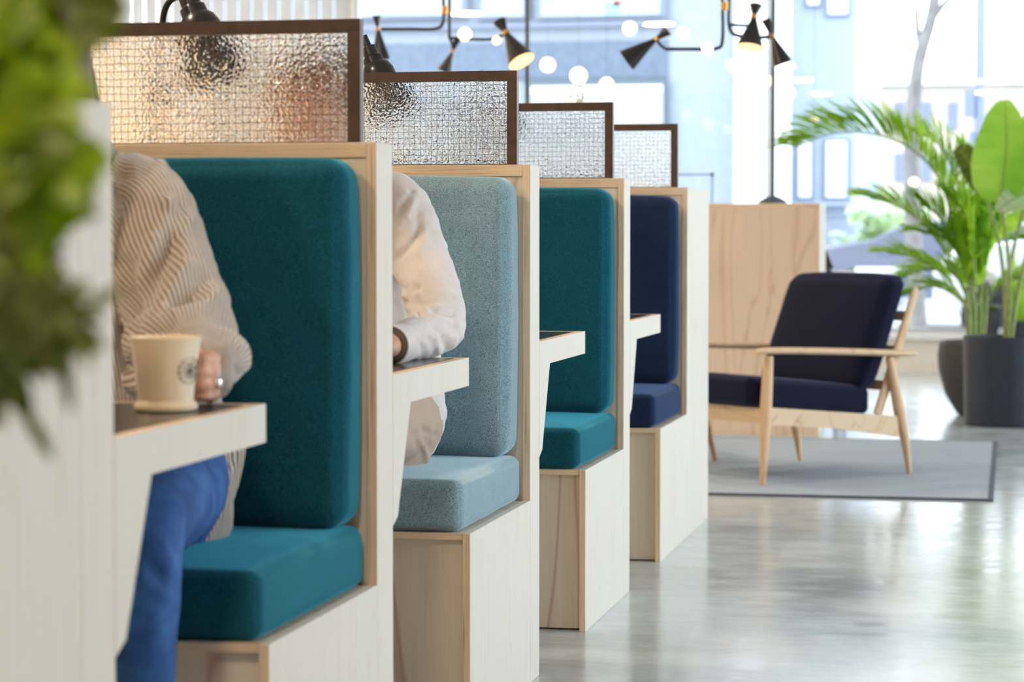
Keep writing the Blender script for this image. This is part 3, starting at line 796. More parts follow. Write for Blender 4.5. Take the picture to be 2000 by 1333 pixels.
for o, rr in (((0, .026, .034), (.083, .097, .086)), ((0, -.02, .082), (.066, .07, .036)), ((.074, .012, .02), (.014, .04, .04)), ((-.074, .012, .02), (.014, .04, .04))):
    hb.ball(hc2 - off2 + R2 @ V(o), rr, 20, rot=R2)
link('hair', fuse(hb, .005, 2), 'hair2', r2, True)

# shirt front: placket and buttons
pk = MB(); pf = [V((-.338 + .012 * t, 4.700 + .045 * t + .02 * t * t, 1.04 - .36 * t)) - off2 for t in [i / 12 for i in range(13)]]
bt = MB()
for q in pf[1::2]: bt.ball(q + V((0, -.012, 0)), (.0055, .003, .0055), 10)
bt.build('button', 'cotton', r2)

# ------------------------------------------------------------------ desk lamps on the tables
for k in range(1, 4):
    y = N1 + STEP * (k - 1) + T + .37
    r = empty('desk_lamp', (-.60, y, ZT))
    tag(r, ['black desk lamp seen through and above the warm beige glass screen', 'black desk lamp beside the right edge of the largest screen, above the second one',
            'black desk lamp almost hidden behind the second and third glass screens'][k - 1], 'lamp', 'black desk lamps on the booth tables')
    m = MB(); m.lathe([(0, 0), (.062, 0), (.064, .004), (.060, .012), (.02, .018), (.012, .03), (0, .03)], n=36); m.build('base', 'black', r)
    m = MB(); m.tube([(0, 0, .028), (.02, 0, .22), (.055, 0, .50)], .0055, 12); m.build('post', 'black', r)
    m = MB(); m.ball((.055, 0, .505), .016, 16); m.lathe([(.0, -.02), (.013, -.02), (.013, .02), (0, .02)], (.055, 0, .505), 16, axis=(0, 1, 0)); m.build('knuckle', 'black', r)
    m = MB(); m.tube(curve([(.055, 0, .505), (.058, 0, .60), (.066, 0, .66), (.09, 0, .682), (.108, 0, .672)], 5), .006, 12); m.build('arm', 'black', r)
    ax = V((.42, -.05, -1)).normalized(); o = V((.098, 0, .712))
    sh = MB(); sh.lathe([(.0, 0), (.008, .0), (.009, .022), (.016, .026), (.017, .045), (.0215, .049), (.0225, .062), (.030, .070), (.035, .084), (.037, .12), (.043, .134), (.058, .160), (.0585, .163),
                         (.0560, .161), (.041, .134), (.035, .118), (.033, .086), (.0, .080)], o, 36, axis=ax)
    sh.v = [tuple(o + (V(q) - o) * 1.14) for q in sh.v]; sh.build('lamp_shade', 'black', r)
    bb = MB(); bb.ball(o + ax * .115, .021, 16); bb.build('bulb', 'petal', r)

# ------------------------------------------------------------------ armchair, rug, coffee table
rug = MB(); rug.box((-1.6, 9.0, .0004), (.964, 11.55, .009), 0)
rg_ = empty('area_rug', (-.3, 10.25, 0)); tag(rg_, 'flat grey blue rug lying on the concrete under the navy armchair', 'rug')
def rugpart(nm, lo, hi, mt):
    m = MB(); m.box((lo[0] + .3, lo[1] - 10.25, lo[2]), (hi[0] + .3, hi[1] - 10.25, hi[2])); m.build(nm, mt, rg_, False)
rugpart('pile', (-1.58, 9.02, .0004), (.944, 11.53, .008), 'rug')
rugpart('binding', (-1.6, 9.0, .0004), (.964, 9.0195, .009), 'rugedge'); rugpart('binding', (-1.6, 11.5305, .0004), (.964, 11.55, .009), 'rugedge')
rugpart('binding', (.9445, 9.02, .0004), (.964, 11.53, .009), 'rugedge'); rugpart('binding', (-1.6, 9.02, .0004), (-1.5805, 11.53, .009), 'rugedge')

ch = empty('armchair', (.08, 9.35, .0095), atan2(.72, .694)); tag(ch, 'low lounge armchair with light wooden frame and dark navy cushions on the rug', 'armchair')
W = .67
for b in (0, W):
    sgn = -1 if b == 0 else 1
    m = MB(); m.tube(curve([(0, b + sgn * .0, 0, .012), (.008, b, .14, .018), (.014, b - sgn * .004, .27, .024), (.022, b - sgn * .006, .40, .022), (.03, b - sgn * .006, .50, .017)], 4) and [p[:3] for p in curve([(0, b, 0, .012), (.008, b, .14, .018), (.014, b, .27, .024), (.022, b, .40, .022), (.03, b, .50, .017)], 4)],
                     [p[3] for p in curve([(0, b, 0, .012), (.008, b, .14, .018), (.014, b, .27, .024), (.022, b, .40, .022), (.03, b, .50, .017)], 4)], 14); m.build('leg', 'teak', ch)
    c = curve([(.78, b, 0, .011), (.755, b, .13, .018), (.72, b, .26, .024), (.69, b, .38, .020), (.665, b, .478, .016)], 4)
    m = MB(); m.tube([p[:3] for p in c], [p[3] for p in c], 14); m.build('leg', 'teak', ch)
    m = MB(); c = curve([(-.045, b, .517, .022, .009), (.02, b, .520, .036, .013), (.2, b, .515, .036, .014), (.5, b, .502, .032, .014), (.74, b, .490, .032, .013), (.80, b, .488, .022, .009)], 4)
    m.tube([p[:3] for p in c], [(p[3], p[4]) for p in c], 16, ref=(0, 1, 0)); m.build('armrest', 'teak_y', ch)
    m = MB(); m.add([(a, b + t, z) for t in (-.011, .011) for a, z in ((.016, .30), (.70, .238), (.715, .15), (.35, .205), (.014, .232))],
                    [(0, 1, 2, 3, 4), (9, 8, 7, 6, 5)] + [(i, (i + 1) % 5, 5 + (i + 1) % 5, 5 + i) for i in range(5)])
    m.build('side_rail', 'teak_y', ch, False)
    m = MB(); bb = b - sgn * .03; m.tube([(.63, bb, .245), (.70, bb, .41), (.832, bb, .735), (.838, bb, .755)], [(.012, .022), (.013, .024), (.012, .018), (.009, .012)], 10, ref=(0, 1, 0)); m.build('back_post', 'teak', ch)
m = MB(); m.box((.006, .012, .235), (.028, W - .012, .295)); m.build('front_rail', 'teak_y', ch, False)
m = MB(); m.box((.675, .012, .17), (.695, W - .012, .225)); m.build('rear_rail', 'teak_y', ch, False)
for z_ in (.36, .5, .64):
    m = MB(); a_ = .628 + (z_ - .245) * .41; m.box((a_ - .0, .03, z_ - .02), (a_ + .012, W - .03, z_ + .02)); m.build('back_slat', 'teak_y', ch, False)
def seatw(p): p.z -= p.x * .095; return p
cushion('seat_cushion', (-.035, .035, .302), (.60, W - .035, .415), .03, 'navy2', ch, .008, (14, 14, 6), seatw)
def backw(p): p.x += (p.z - .34) * .40; return p
cushion('back_cushion', (.500, .022, .345), (.615, W - .022, .803), .045, 'navy2', ch, .012, (6, 14, 14), backw)

ct = empty('coffee_table', (-.68, 10.36, .0095), .4); tag(ct, 'low brown wooden table mostly hidden behind the armchair, one leg showing', 'table')
M['walnut'] = wood_face('brown_wood', (.40, .21, .10), (.33, .16, .07), (.24, .11, .05), axis=2)
m = MB(); m.box((-.34, -.26, .30), (.34, .26, .325)); m.build('table_top', 'walnut', ct, False)
for sx in (-1, 1):
    for sy in (-1, 1):
        m = MB(); m.tube([(sx * .40, sy * .24, 0), (sx * .36, sy * .22, .18), (sx * .325, sy * .22, .2995)], [.010, .016, .018], 12); m.build('leg', 'walnut', ct)

# table and laptop behind the far end panel
wt = empty('side_table', (-.35, 13.5, 0)); tag(wt, 'white topped table behind the wide plywood end panel', 'table')
m = MB(); m.box((-.6, -.35, .745), (.50, .35, .775)); m.build('table_top', 'wallw', wt, False)
for sx in (-.55, .44):
    for sy in (-.3, .3):
        m = MB(); m.tube([(sx, sy, 0), (sx, sy, .7449)], .018, 10); m.build('leg', 'black', wt)
lp = empty('laptop', (.0, 13.4, .776)); tag(lp, 'open black laptop on the white table, its edge showing past the plywood panel', 'laptop')
m = MB(); m.box((-.16, -.11, 0), (.055, .11, .014)); m.build('keyboard_base', 'black', lp, False)
m = MB(); m.add([(-.16, .10, .0145), (.055, .10, .0145), (.055, .11, .0145), (-.16, .11, .0145), (-.20, .12, .12), (.010, .12, .12), (.010, .128, .12), (-.20, .128, .12)],
                [(0, 3, 2, 1), (4, 5, 6, 7), (0, 1, 5, 4), (1, 2, 6, 5), (2, 3, 7, 6), (3, 0, 4, 7)]); m.build('display', 'black', lp, False)

# thin metal guard rail and black posts on the far panel
gr = empty('guard_rail', (-.45, 12.0, HP)); tag(gr, 'thin dark metal rail frame on top of the wide plywood panel', 'rail')
M['steel'] = plain('blue_grey_steel', (.12, .15, .2), .4, .5, var=.1)
e_ = at(1391, 341, 12.0) - V((-.45, 12.0, HP))
m = MB(); m.tube([(e_.x, 0, .0), (e_.x, 0, e_.z)], .0035, 8); m.build('post', 'steel', gr)
m = MB(); m.tube([(e_.x - .72, 0, .0), (e_.x - .72, 0, e_.z)], .0035, 8); m.build('post', 'steel', gr)
m = MB(); m.tube([(e_.x - .72, 0, e_.z), (e_.x, 0, e_.z)], .0035, 8); m.ball((e_.x, 0, e_.z), .011, 12); m.build('bar', 'steel', gr)
p_ = at(1509, 398, 12.0)
bp = empty('black_pole', (p_.x, 12.0, HP)); tag(bp, 'black ceiling pole ending in a small domed foot on the wide plywood panel', 'pole')
m = MB(); m.tube([(0, 0, .02), (0, 0, 3.2 - HP)], .0105, 12); m.build('shaft', 'black', bp)
m = MB(); m.lathe([(0, 0), (.075, 0), (.075, .004), (.062, .018), (.035, .032), (.012, .04), (0, .04)], n=32); m.build('foot', 'steel', bp)
p_ = at(1030, 100, 12.6)
bp = empty('black_pole', (p_.x, 12.6, 0)); tag(bp, 'black floor to ceiling pole rising behind the second glass screen', 'pole')
m = MB(); m.tube([(0, 0, .0), (0, 0, 3.2)], .0115, 12); m.build('shaft', 'black', bp)
m = MB(); m.lathe([(0, 0), (.075, 0), (.075, .004), (.03, .03), (0, .03)], n=32); m.build('foot', 'black', bp)

# dried sprig in a bottle on the far end cabinet
q_ = at(1133, 190, 8.0)
ds = empty('bottle_vase', (q_.x, 8.0, HP)); tag(ds, 'small glass bottle with dried sprigs showing above the third glass screen', 'vase')
m = MB(); m.lathe([(0, 0), (.028, 0), (.03, .01), (.03, .08), (.012, .11), (.012, .14), (.010, .14), (.010, .11), (.027, .08), (.027, .01), (0, .008)], n=24); m.build('bottle', 'glass_clear', ds)
m = MB(); rnd = random.Random(3)
for i in range(7):
    a = rnd.uniform(0, 6.28); tip = V((cos(a) * rnd.uniform(.01, .05), sin(a) * .03, q_.z - HP + rnd.uniform(-.03, .055)))
    c = curve([(0, 0, .02), (tip.x * .3, tip.y * .3, .2), tuple(tip)], 6); m.tube(c, .0009, 5)
    for j in range(5):
        b_ = V(c[-1 - j]) + V((rnd.uniform(-.012, .012), rnd.uniform(-.01, .01), rnd.uniform(0, .012))); m.ball(b_, (.003, .003, .0045), 6)
m.build('sprig', 'dry', ds)

# ------------------------------------------------------------------ chandeliers
YC = 10.0
def cone_shade(root, o, neck, top, rim, r, lit):
    a, t, b = at(*neck, YC) - o, at(*top, YC) - o, at(*rim, YC) - o
    r = r / 470; d = (b - a).normalized(); L = (b - a).length
    if lit: d = (d + V((0, -.28, 0))).normalized()
    u = (t - a).length; m = MB()
    m.lathe([(0, -u), (r * .46, -u), (r * .47, -u + .002), (r * .20, -.012), (r * .17, .0), (r * .22, .012), (r, L), (r - .0015, L), (r * .18, .016), (0, .016)], a, 32, axis=d)
    s = m.build('lamp_shade', 'black', root)
    m = MB(); m.lathe([(r * .22, -.008), (r * .25, -.008), (r * .25, .008), (r * .22, .008)], a, 20, axis=d, close=True); m.build('collar', 'brass', s)
    if lit:
        m = MB(); m.lathe([(r - .003, L - .001), (r * .2, .02)], a, 32, axis=d); m.build('lit_lining', 'shade_in', s)
        m = MB(); m.ball(a + d * L * .62, r * .42, 16); m.build('bulb', 'bulb', s)
def chandelier(label, rods, arms, shades, bulbs, joints):
    o = at(rods[0][0][0], 0, YC); o.z = 3.2
    r = empty('chandelier', o); tag(r, label, 'chandelier', 'black cone chandeliers')
    m = MB(); m.lathe([(0, 0), (.06, 0), (.06, -.02), (.02, -.03), (0, -.03)], (.0, 0, 0), 24); m.build('ceiling_plate', 'black', r)
    for rod in rods:
        pts = [at(*p, YC) - o for p in rod]; top = V((pts[0].x, 0, -.0305)); m = MB()
        m.tube([top] + [V(c) for c in curve([tuple(p) for p in pts], 5)], .0075, 10); m.build('rod', 'black', r)
    for arm in arms:
        m = MB(); m.tube(curve([tuple(at(*p, YC) - o) for p in arm], 5), .0065, 10); m.build('arm', 'black', r)
    for j in joints:
        m = MB(); m.lathe([(.008, -.018), (.016, -.018), (.016, .018), (.008, .018)], at(*j, YC) - o, 16, close=True); m.build('joint', 'brass', r)
    for s_ in shades: cone_shade(r, o, *s_)
    for (x, y, rr) in bulbs:
        m = MB(); m.ball(at(x, y, YC) - o, rr / 470, 20); m.build('glow_globe', 'bulb', r)
chandelier('black bent arm chandelier with three cone shades above the second and third screens',
    [[(866, 0), (866, 40), (852, 56), (800, 57), (745, 57)], [(878, 0), (878, 50), (878, 74)]],
    [[(878, 74), (905, 76), (955, 77), (980, 70), (988, 64)], [(878, 74), (884, 88), (884, 98)]],
    [((988, 64), (980, 37), (1024, 124), 29, True), ((738, 56), (738, 31), (744, 116), 19, False), ((884, 100), (899, 76), (868, 140), 16, False)],
    [(908, 67, 14), (970, 79, 9)], [(870, 20)])
chandelier('black bent arm chandelier with cone shades above the navy bench and far panel',
    [[(1411, 0), (1411, 78), (1398, 95), (1350, 96), (1300, 96)], [(1424, 0), (1424, 50), (1436, 68), (1475, 73), (1505, 72)]],
    [[(1300, 96), (1290, 88), (1283, 78)], [(1426, 48), (1450, 50), (1470, 48), (1473, 34)]],
    [((1473, 33), (1473, 8), (1466, 97), 27, True), ((1508, 70), (1496, 38), (1528, 124), 20, False), ((1282, 76), (1304, 58), (1224, 118), 23, False)],
    [(1334, 65, 13), (1382, 95, 12)], [(1416, 12)])
gb = [(1070, 127, 15), (1130, 148, 17), (1185, 165, 14), (1230, 55, 14), (1430, 128, 12), (1470, 142, 11), (1503, 158, 9), (1540, 182, 13), (1785, 356, 10), (1590, 235, 9)]
places = ['just right of the lowest cone shade', 'above the dried sprigs', 'right of the globe over the dried sprigs', 'high up, left of the tilted cone shade', 'below the right chandelier arm', 'left of the black ceiling pole',
          'against the black ceiling pole', 'right of the black ceiling pole', 'low in front of the palm fronds', 'above the tip of the arching palm frond']
for (x, y, rr), pl in zip(gb, places):  # glowing globes on cords, added in place of lamp reflections in the window
    p = at(x, y, 14.5); o = empty('reflection_globe', (p.x, 14.5, 3.2))
    tag(o, 'glowing globe imitating a lamp reflection, ' + pl, 'reflection globe', 'globes imitating lamp reflections near the window')
    m = MB(); m.ball((0, 0, p.z - 3.2), rr / 325, 18); m.build('glow_globe', 'lamp_glint', o)
    m = MB(); m.tube([(0, 0, 0), (0, 0, p.z - 3.2 + rr / 325)], .0012, 6); m.build('cord', 'steel', o)

# ------------------------------------------------------------------ plants
def blade(mb, base, d, up, L, w, droop=.25, n=5, fold=.35):
    """narrow leaf: base, direction, up vector"""
    d = d.normalized(); s = d.cross(up).normalized(); u = s.cross(d).normalized(); vs = []
    for i in range(n + 1):
        t = i / n; c = base + d * (L * t) - V((0, 0, 1)) * (droop * L * t * t)
        ww = w * (sin(pi * min(1, t * .86 + .10)) ** .8) * (1 if i < n else .05)
        vs += [c - s * ww + u * ww * fold, c, c + s * ww + u * ww * fold]
    fs = []
    for i in range(n):
        for j in range(2): a = i * 3 + j; fs.append((a, a + 1, a + 4, a + 3))
    mb.add(vs, fs)
def frond(root, pts, ll, n, mat, w=.014, lift=.55, side=.75, droop=.2, start=.2, seed=0, name='frond'):
    rnd = random.Random(seed); c = [V(p) for p in curve([tuple(p) for p in pts], 8)]; N = len(c)
    m = MB(); m.tube(c, [.007 * (1 - .8 * i / N) + .001 for i in range(N)], 7)
    f = m.build(name, 'stem', root)
    m = MB()
    n = int(n * 1.5)
    for i in range(n):
        t = start + (1 - start) * (i + .5) / n; x = t * (N - 1); k = min(int(x), N - 2)
        p = c[k].lerp(c[k + 1], x - k); tg = (c[k + 1] - c[k]).normalized()
        sd = tg.cross(V((0, 0, 1))); sd = sd.normalized() if sd.length > .05 else V((1, 0, 0)); up = sd.cross(tg).normalized()
        L = ll * (.45 + .75 * sin(pi * min(1, .12 + (t - start) / (1 - start) * .80))) * rnd.uniform(.85, 1.1)
        for s_ in (-1, 1):
            d = tg * (.6 + .5 * t) + sd * s_ * side * rnd.uniform(.7, 1.2) + up * lift * rnd.uniform(.7, 1.3)
            blade(m, p, d, up, L, w * rnd.uniform(.8, 1.15), droop * rnd.uniform(.5, 1.6))
    m.build('leaflets', mat, f)
def pot_lathe(name, root, prof, mat, soil_r, soil_z):
    m = MB(); m.lathe(prof, n=56); m.build(name, mat, root)
    m = MB(); m.lathe([(0, soil_z), (soil_r, soil_z), (soil_r, soil_z - .012), (0, soil_z - .012)], n=40); m.build('soil', 'soil', root)
# broad-leaved plant in the tall cylinder pot
o = V((1.0, 12.66, 0)); bl = empty('potted_broadleaf_plant', o); tag(bl, 'tall broad leaved plant in a large slate grey cylinder pot at the right edge', 'potted plant')
pot_lathe('pot', bl, [(0, 0), (.208, 0), (.214, .008), (.222, .452), (.222, .460), (.208, .460), (.204, .40), (0, .39)], 'pot', .203, .43)
def broad(root, mid, wl, wr, mat, wav=.012, seed=0, nrm=(0, -1, .15)):
    c = [V(p) for p in curve([tuple(p) for p in mid], 10)]; N = len(c); m = MB(); vs = []; K = 7; nr = V(nrm).normalized()
    for i in range(N):
        t = i / (N - 1); tg = (c[min(N - 1, i + 1)] - c[max(0, i - 1)]).normalized(); sd = tg.cross(nr).normalized(); nn = sd.cross(tg)
        pr = sin(pi * (t ** .75 * .97 + .015)) ** .62
        for j in range(-K, K + 1):
            q = j / K; w = (wr if q > 0 else wl) * pr
            vs.append(c[i] + sd * (q * w) + nn * (abs(q) ** 1.3 * w * .22 + wav * sin(i * 1.3 + seed) * abs(q)) + V((0, 0, -.05 * w * q * q)))
    k = 2 * K + 1
    m.add(vs, [(i * k + j, i * k + j + 1, (i + 1) * k + j + 1, (i + 1) * k + j) for i in range(N - 1) for j in range(k - 1)])
    lf = m.build('leaf', mat, root, ang=None)
    m = MB(); m.tube([p + nr * .004 for p in c], [.006 * (1 - .85 * i / N) for i in range(N)], 7); m.build('midrib', 'stem', lf)
def A(x, y, Y): return at(x, y, Y) - o
st = [[(1968, 662, 12.66), (1972, 560, 12.64), (1966, 470, 12.62), (1955, 400, 12.6)], [(1964, 662, 12.66), (1967, 590, 12.67), (1977, 500, 12.68), (1999, 410, 12.68), (2010, 370, 12.68)],
      [(1966, 662, 12.66), (1962, 560, 12.7), (1950, 470, 12.74), (1925, 380, 12.78)], [(1974, 662, 12.66), (1990, 560, 12.7), (2020, 440, 12.74)]]
for s_ in st:
    m = MB(); p = [tuple(A(*q)) for q in s_]; p[0] = (p[0][0], p[0][1], .428); m.tube(curve(p, 6), [.013 * (1 - .5 * i / 25) for i in range(6 * (len(p) - 1) + 1)], 10); m.build('stalk', 'stem', bl)
broad(bl, [A(1953, 395, 12.6), A(1962, 330, 12.56), A(1966, 260, 12.55), A(1962, 196, 12.58)], .17, .12, 'banana', seed=1)
broad(bl, [A(2008, 372, 12.68), A(1990, 385, 12.58), A(1970, 395, 12.52), A(1948, 412, 12.5)], .085, .07, 'underleaf', seed=2, nrm=(0, -1, .5))
broad(bl, [A(1925, 380, 12.78), A(1905, 340, 12.8), A(1885, 305, 12.84), A(1865, 290, 12.88)], .06, .08, 'fernd', seed=3)
broad(bl, [A(2020, 440, 12.74), A(2030, 380, 12.7), A(2030, 300, 12.7), A(2015, 215, 12.74)], .15, .15, 'banana', seed=4)
# palm in the bowl pot
o = V((.885, 13.30, 0)); pm = empty('potted_palm', o); tag(pm, 'arching palm in a rounded dark pot, behind the large cylinder pot', 'potted plant')
pot_lathe('pot', pm, [(0, 0), (.13, 0), (.15, .01), (.215, .12), (.25, .25), (.255, .33), (.245, .40), (.235, .405), (.235, .39), (0, .37)], 'pot2', .234, .392)
for i, (x0, x1) in enumerate(((1893, 1887), (1902, 1900), (1911, 1914), (1918, 1925), (1898, 1894))):
    yy = 13.28 + .03 * i; a = A(x0, 660, yy); a.z = .39; b_ = A(x1, 560, yy)
    m = MB(); m.tube(curve([tuple(a), tuple(a.lerp(b_, .5) + V((.004, 0, 0))), tuple(b_)], 5), [.017] * 8 + [.014] * 3, 10); m.build('cane', 'stem', pm)
fr = [([(1900, 570), (1862, 430), (1828, 340), (1770, 285), (1700, 262), (1625, 262), (1556, 288)], 13.25, .30, 26, "palm", .85, .35),
      ([(1892, 590), (1850, 500), (1800, 435), (1745, 400), (1700, 388)], 13.1, .26, 22, 'palm', .35, .6),
      ([(1890, 600), (1845, 540), (1790, 505), (1735, 495)], 13.0, .22, 20, 'palm', .3, .6),
      ([(1905, 560), (1890, 450), (1868, 350), (1830, 280), (1790, 262)], 13.4, .27, 22, 'palm', .4, .6),
      ([(1912, 560), (1915, 450), (1905, 360), (1880, 300)], 13.5, .28, 22, 'palm', .3, .7),
      ([(1915, 570), (1935, 480), (1960, 420), (2000, 390)], 13.3, .25, 20, 'palm', .3, .7),
      ([(1900, 590), (1880, 520), (1850, 470), (1800, 455)], 13.15, .24, 20, 'palm', .3, .7),
      ([(1898, 610), (1862, 575), (1820, 560), (1775, 575)], 13.1, .20, 16, 'palm', .3, .6),
      ([(1918, 600), (1950, 560), (1985, 545), (2015, 560)], 13.4, .20, 16, 'palm', .3, .6),
      ([(1905, 560), (1900, 480), (1885, 420), (1850, 385)], 13.0, .24, 24, 'palm', .4, .6),
      ([(1900, 600), (1895, 540), (1870, 490), (1840, 430), (1800, 400)], 13.2, .26, 26, 'palm', .5, .6),
      ([(1910, 600), (1925, 530), (1930, 470), (1915, 410)], 13.15, .26, 26, 'palm', .5, .7),
      ([(1895, 620), (1880, 560), (1850, 530), (1800, 530), (1760, 545)], 13.35, .22, 22, 'palm', .4, .6),
      ([(1905, 610), (1900, 560), (1910, 510), (1945, 470), (1985, 470)], 13.45, .26, 24, 'palm', .5, .6),
      ([(1905, 560), (1880, 470), (1850, 380), (1815, 320)], 13.6, .25, 26, 'palm', .5, .6)]
for i, (pl, yy, ll, n, mt, lift, side) in enumerate(fr):
    frond(pm, [A(x, y, yy + .015 * j * (1 if i % 2 else -1)) for j, (x, y) in enumerate(pl)], ll, n, mt, (.0155 if i else .023), lift, side, .22, .22 if i else .38, i)
# orchid and small pot on the window ledge
o = V((at(1933, 660, 17.42).x, 17.42, .27)); oc = empty('potted_orchid', o); tag(oc, 'white orchid in a small brown grey pot on the window ledge behind the palm', 'potted plant')
pot_lathe('pot', oc, [(0, 0), (.055, 0), (.075, .16), (.075, .175), (.068, .175), (.066, .15), (0, .14)], 'pot2', .066, .16)
m = MB()
for i in range(6):
    a = i * 1.05; blade(m, V((0, 0, .155)), V((cos(a), sin(a), .8)), V((0, 0, 1)), .17, .028, .35)
m.build('leaves', 'fernd', oc)
m = MB(); m.tube(curve([(0, 0, .15), (.0, -.02, .32), (-.03, -.05, .43), (-.10, -.07, .42), (-.14, -.08, .36)], 6), .003, 6); m.build('flower_stem', 'stem', oc)
m = MB(); rnd = random.Random(5)
for i in range(12):
    t = i / 11; c = V((.02 - .17 * t, -.05 - .03 * t, .33 + .13 * sin(pi * (t * .8 + .1)) - .06 * t)) + V((rnd.uniform(-.02, .02), 0, rnd.uniform(-.03, .02)))
    for j in range(5):
        a = j * 2 * pi / 5 + i; m.ball(c + V((cos(a) * .018, 0, sin(a) * .018)), (.017, .005, .014), 8)
m.build('blossoms', 'petal', oc)
o = V((at(1990, 660, 17.40).x, 17.40, .27)); rp = empty('potted_reed_plant', o); tag(rp, 'upright green plant in a low grey pot on the window ledge at the right edge', 'potted plant')
pot_lathe('pot', rp, [(0, 0), (.08, 0), (.10, .09), (.10, .10), (.092, .10), (.09, .08), (0, .07)], 'pot', .09, .09)
m = MB()
for i in range(34):
    a = rnd.uniform(0, 6.28); blade(m, V((cos(a) * .04, sin(a) * .04, .085)), V((cos(a) * .16, sin(a) * .16, 1)), V((cos(a), sin(a), 0)), rnd.uniform(.3, .55), .010, .02, 5)
m.build('leaves', 'palm', rp)

# near plant: tall planter beside the row, its stems reach into the frame
o = V((.22, 1.28, 0)); np_ = empty('potted_trailing_plant', o); tag(np_, 'blurred leafy green plant closest to the camera at the left edge', 'potted plant')
pot_lathe('pot', np_, [(0, 0), (.12, 0), (.125, .01), (.155, .66), (.155, .68), (.143, .68), (.140, .62), (0, .6)], 'pot', .139, .65)
rnd = random.Random(11)
def leaf(m, p, d, L, w):
    d = d.normalized(); up = V((rnd.uniform(-.5, .5), -1, rnd.uniform(-.2, .9))); blade(m, p, d, up, L, w, rnd.uniform(0, .3), 5, .25)
def sprig(pts, yy, n, L, w, spread, mat, dirn=(1, 0, -.5), seed=0):
    P = [A(x, y, yy) for x, y in pts]; s0 = V((.0, 0, .65)); c = [V(q) for q in curve([tuple(s0), tuple(s0.lerp(P[0], .5) + V((-.02, 0, .12)))] + [tuple(p) for p in P], 8)]
    m = MB(); m.tube(c, .0022, 6); b = m.build('stem', 'stem', np_); m = MB(); N = len(c); k0 = 16
    for i in range(n):
        x = k0 + (N - 1 - k0) * (i + rnd.random()) / n; k = min(int(x), N - 2); p = c[k].lerp(c[k + 1], x - k)
        tg = (c[k + 1] - c[k]).normalized(); a = rnd.uniform(0, 2 * pi)
        d = tg * .6 + V((cos(a), rnd.uniform(-.5, .5), sin(a)))
        leaf(m, p + V((rnd.uniform(-1, 1), rnd.uniform(-1, 1), rnd.uniform(-1, 1))) * spread, d, L * rnd.uniform(.7, 1.2), w * rnd.uniform(.8, 1.2))
    m.build('leaves', mat, b)
sprig([(-60, 60), (-5, 20), (42, 60), (58, 140), (75, 235)], 1.30, 110, .030, .010, .010, 'fern')
sprig([(-60, 120), (0, 130), (45, 200), (60, 300), (50, 400)], 1.27, 100, .030, .010, .012, 'fern')
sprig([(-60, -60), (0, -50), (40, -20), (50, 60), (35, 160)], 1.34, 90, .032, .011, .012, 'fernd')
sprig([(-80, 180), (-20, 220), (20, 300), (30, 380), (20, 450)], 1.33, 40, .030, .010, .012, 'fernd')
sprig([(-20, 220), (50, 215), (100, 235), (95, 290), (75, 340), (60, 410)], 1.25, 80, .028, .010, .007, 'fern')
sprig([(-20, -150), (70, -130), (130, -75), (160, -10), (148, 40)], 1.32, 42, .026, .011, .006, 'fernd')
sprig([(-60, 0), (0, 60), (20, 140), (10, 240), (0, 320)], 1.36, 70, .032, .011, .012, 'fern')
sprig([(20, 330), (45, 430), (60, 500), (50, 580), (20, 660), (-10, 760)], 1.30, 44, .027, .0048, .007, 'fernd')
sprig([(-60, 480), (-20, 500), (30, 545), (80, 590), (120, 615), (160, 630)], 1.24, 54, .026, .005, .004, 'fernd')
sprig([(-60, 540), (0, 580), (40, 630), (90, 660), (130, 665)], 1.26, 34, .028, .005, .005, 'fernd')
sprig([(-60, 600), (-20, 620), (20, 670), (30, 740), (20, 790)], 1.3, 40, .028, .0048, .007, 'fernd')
sprig([(-60, 420), (-10, 450), (30, 500), (20, 580), (0, 680)], 1.32, 32, .028, .005, .008, 'fernd')
sprig([(-60, 380), (0, 400), (60, 430), (90, 450)], 1.33, 20, .026, .007, .006, 'fern')

# ------------------------------------------------------------------ the room
XL, XR, YN, YF, HC = -5.7, 4.4, -4.0, 17.6, 3.2
def slab(name, lo, hi, mat, s=True):
    m = MB(); m.box(lo, hi); o = m.build(name, mat, None, False)
    if s: struct(o)
    return o
slab('floor', (XL, YN, -.1), (XR, YF, 0), 'concrete')
slab('ceiling', (XL, YN, HC), (XR, YF, HC + .15), 'ceil')
slab('wall_left', (XL - .15, YN, 0), (XL, YF, HC), 'warmwall')
M['brick'] = plain('dark_brown_brick', (.17, .115, .085), .85, var=.2, vscale=14)  # kept dark to cut bounce light onto the booth fronts
slab('wall_near', (XL, YN - .15, 0), (XR, YN, HC), 'brick')
WX = -3.85                                            # far wall: panelled part, then glass
slab('wall_far', (XL, YF, 0), (WX, YF + .25, 2.0), 'warmwall')
slab('trim_9', (WX - .09, YF, 2.0), (WX, YF + .2, 3.05), 'wallw')
slab('trim_10', (XL, YF - .03, 2.0005), (WX, YF + .2, 2.04), 'wallw')
M['slat'] = leafmat('pale_blind_fabric', (.70, .72, .72), (.76, .78, .80), .5, 6, (1, 1, 1))
vb = empty('vertical_blind', ((XL + WX) / 2, YF - .08, 3.04)); tag(vb, 'pale vertical slat blind across the far left window', 'blind')
m = MB(); m.box((-.90, -.02, 0), (.90, .02, .03)); m.build('head_rail', 'wallw', vb, False)
for i in range(17):
    x = -.86 + i * .107; m = MB(); m.box((-.045, -.0012, -1.0), (.045, .0012, -.0005)); o_ = m.build('blind_slat', 'slat', vb, False); o_.location = (x, 0, 0); o_.rotation_euler = (0, 0, .5)
M['sill'] = plain('cream_stone_sill', (.78, .74, .66), .6, var=.03)
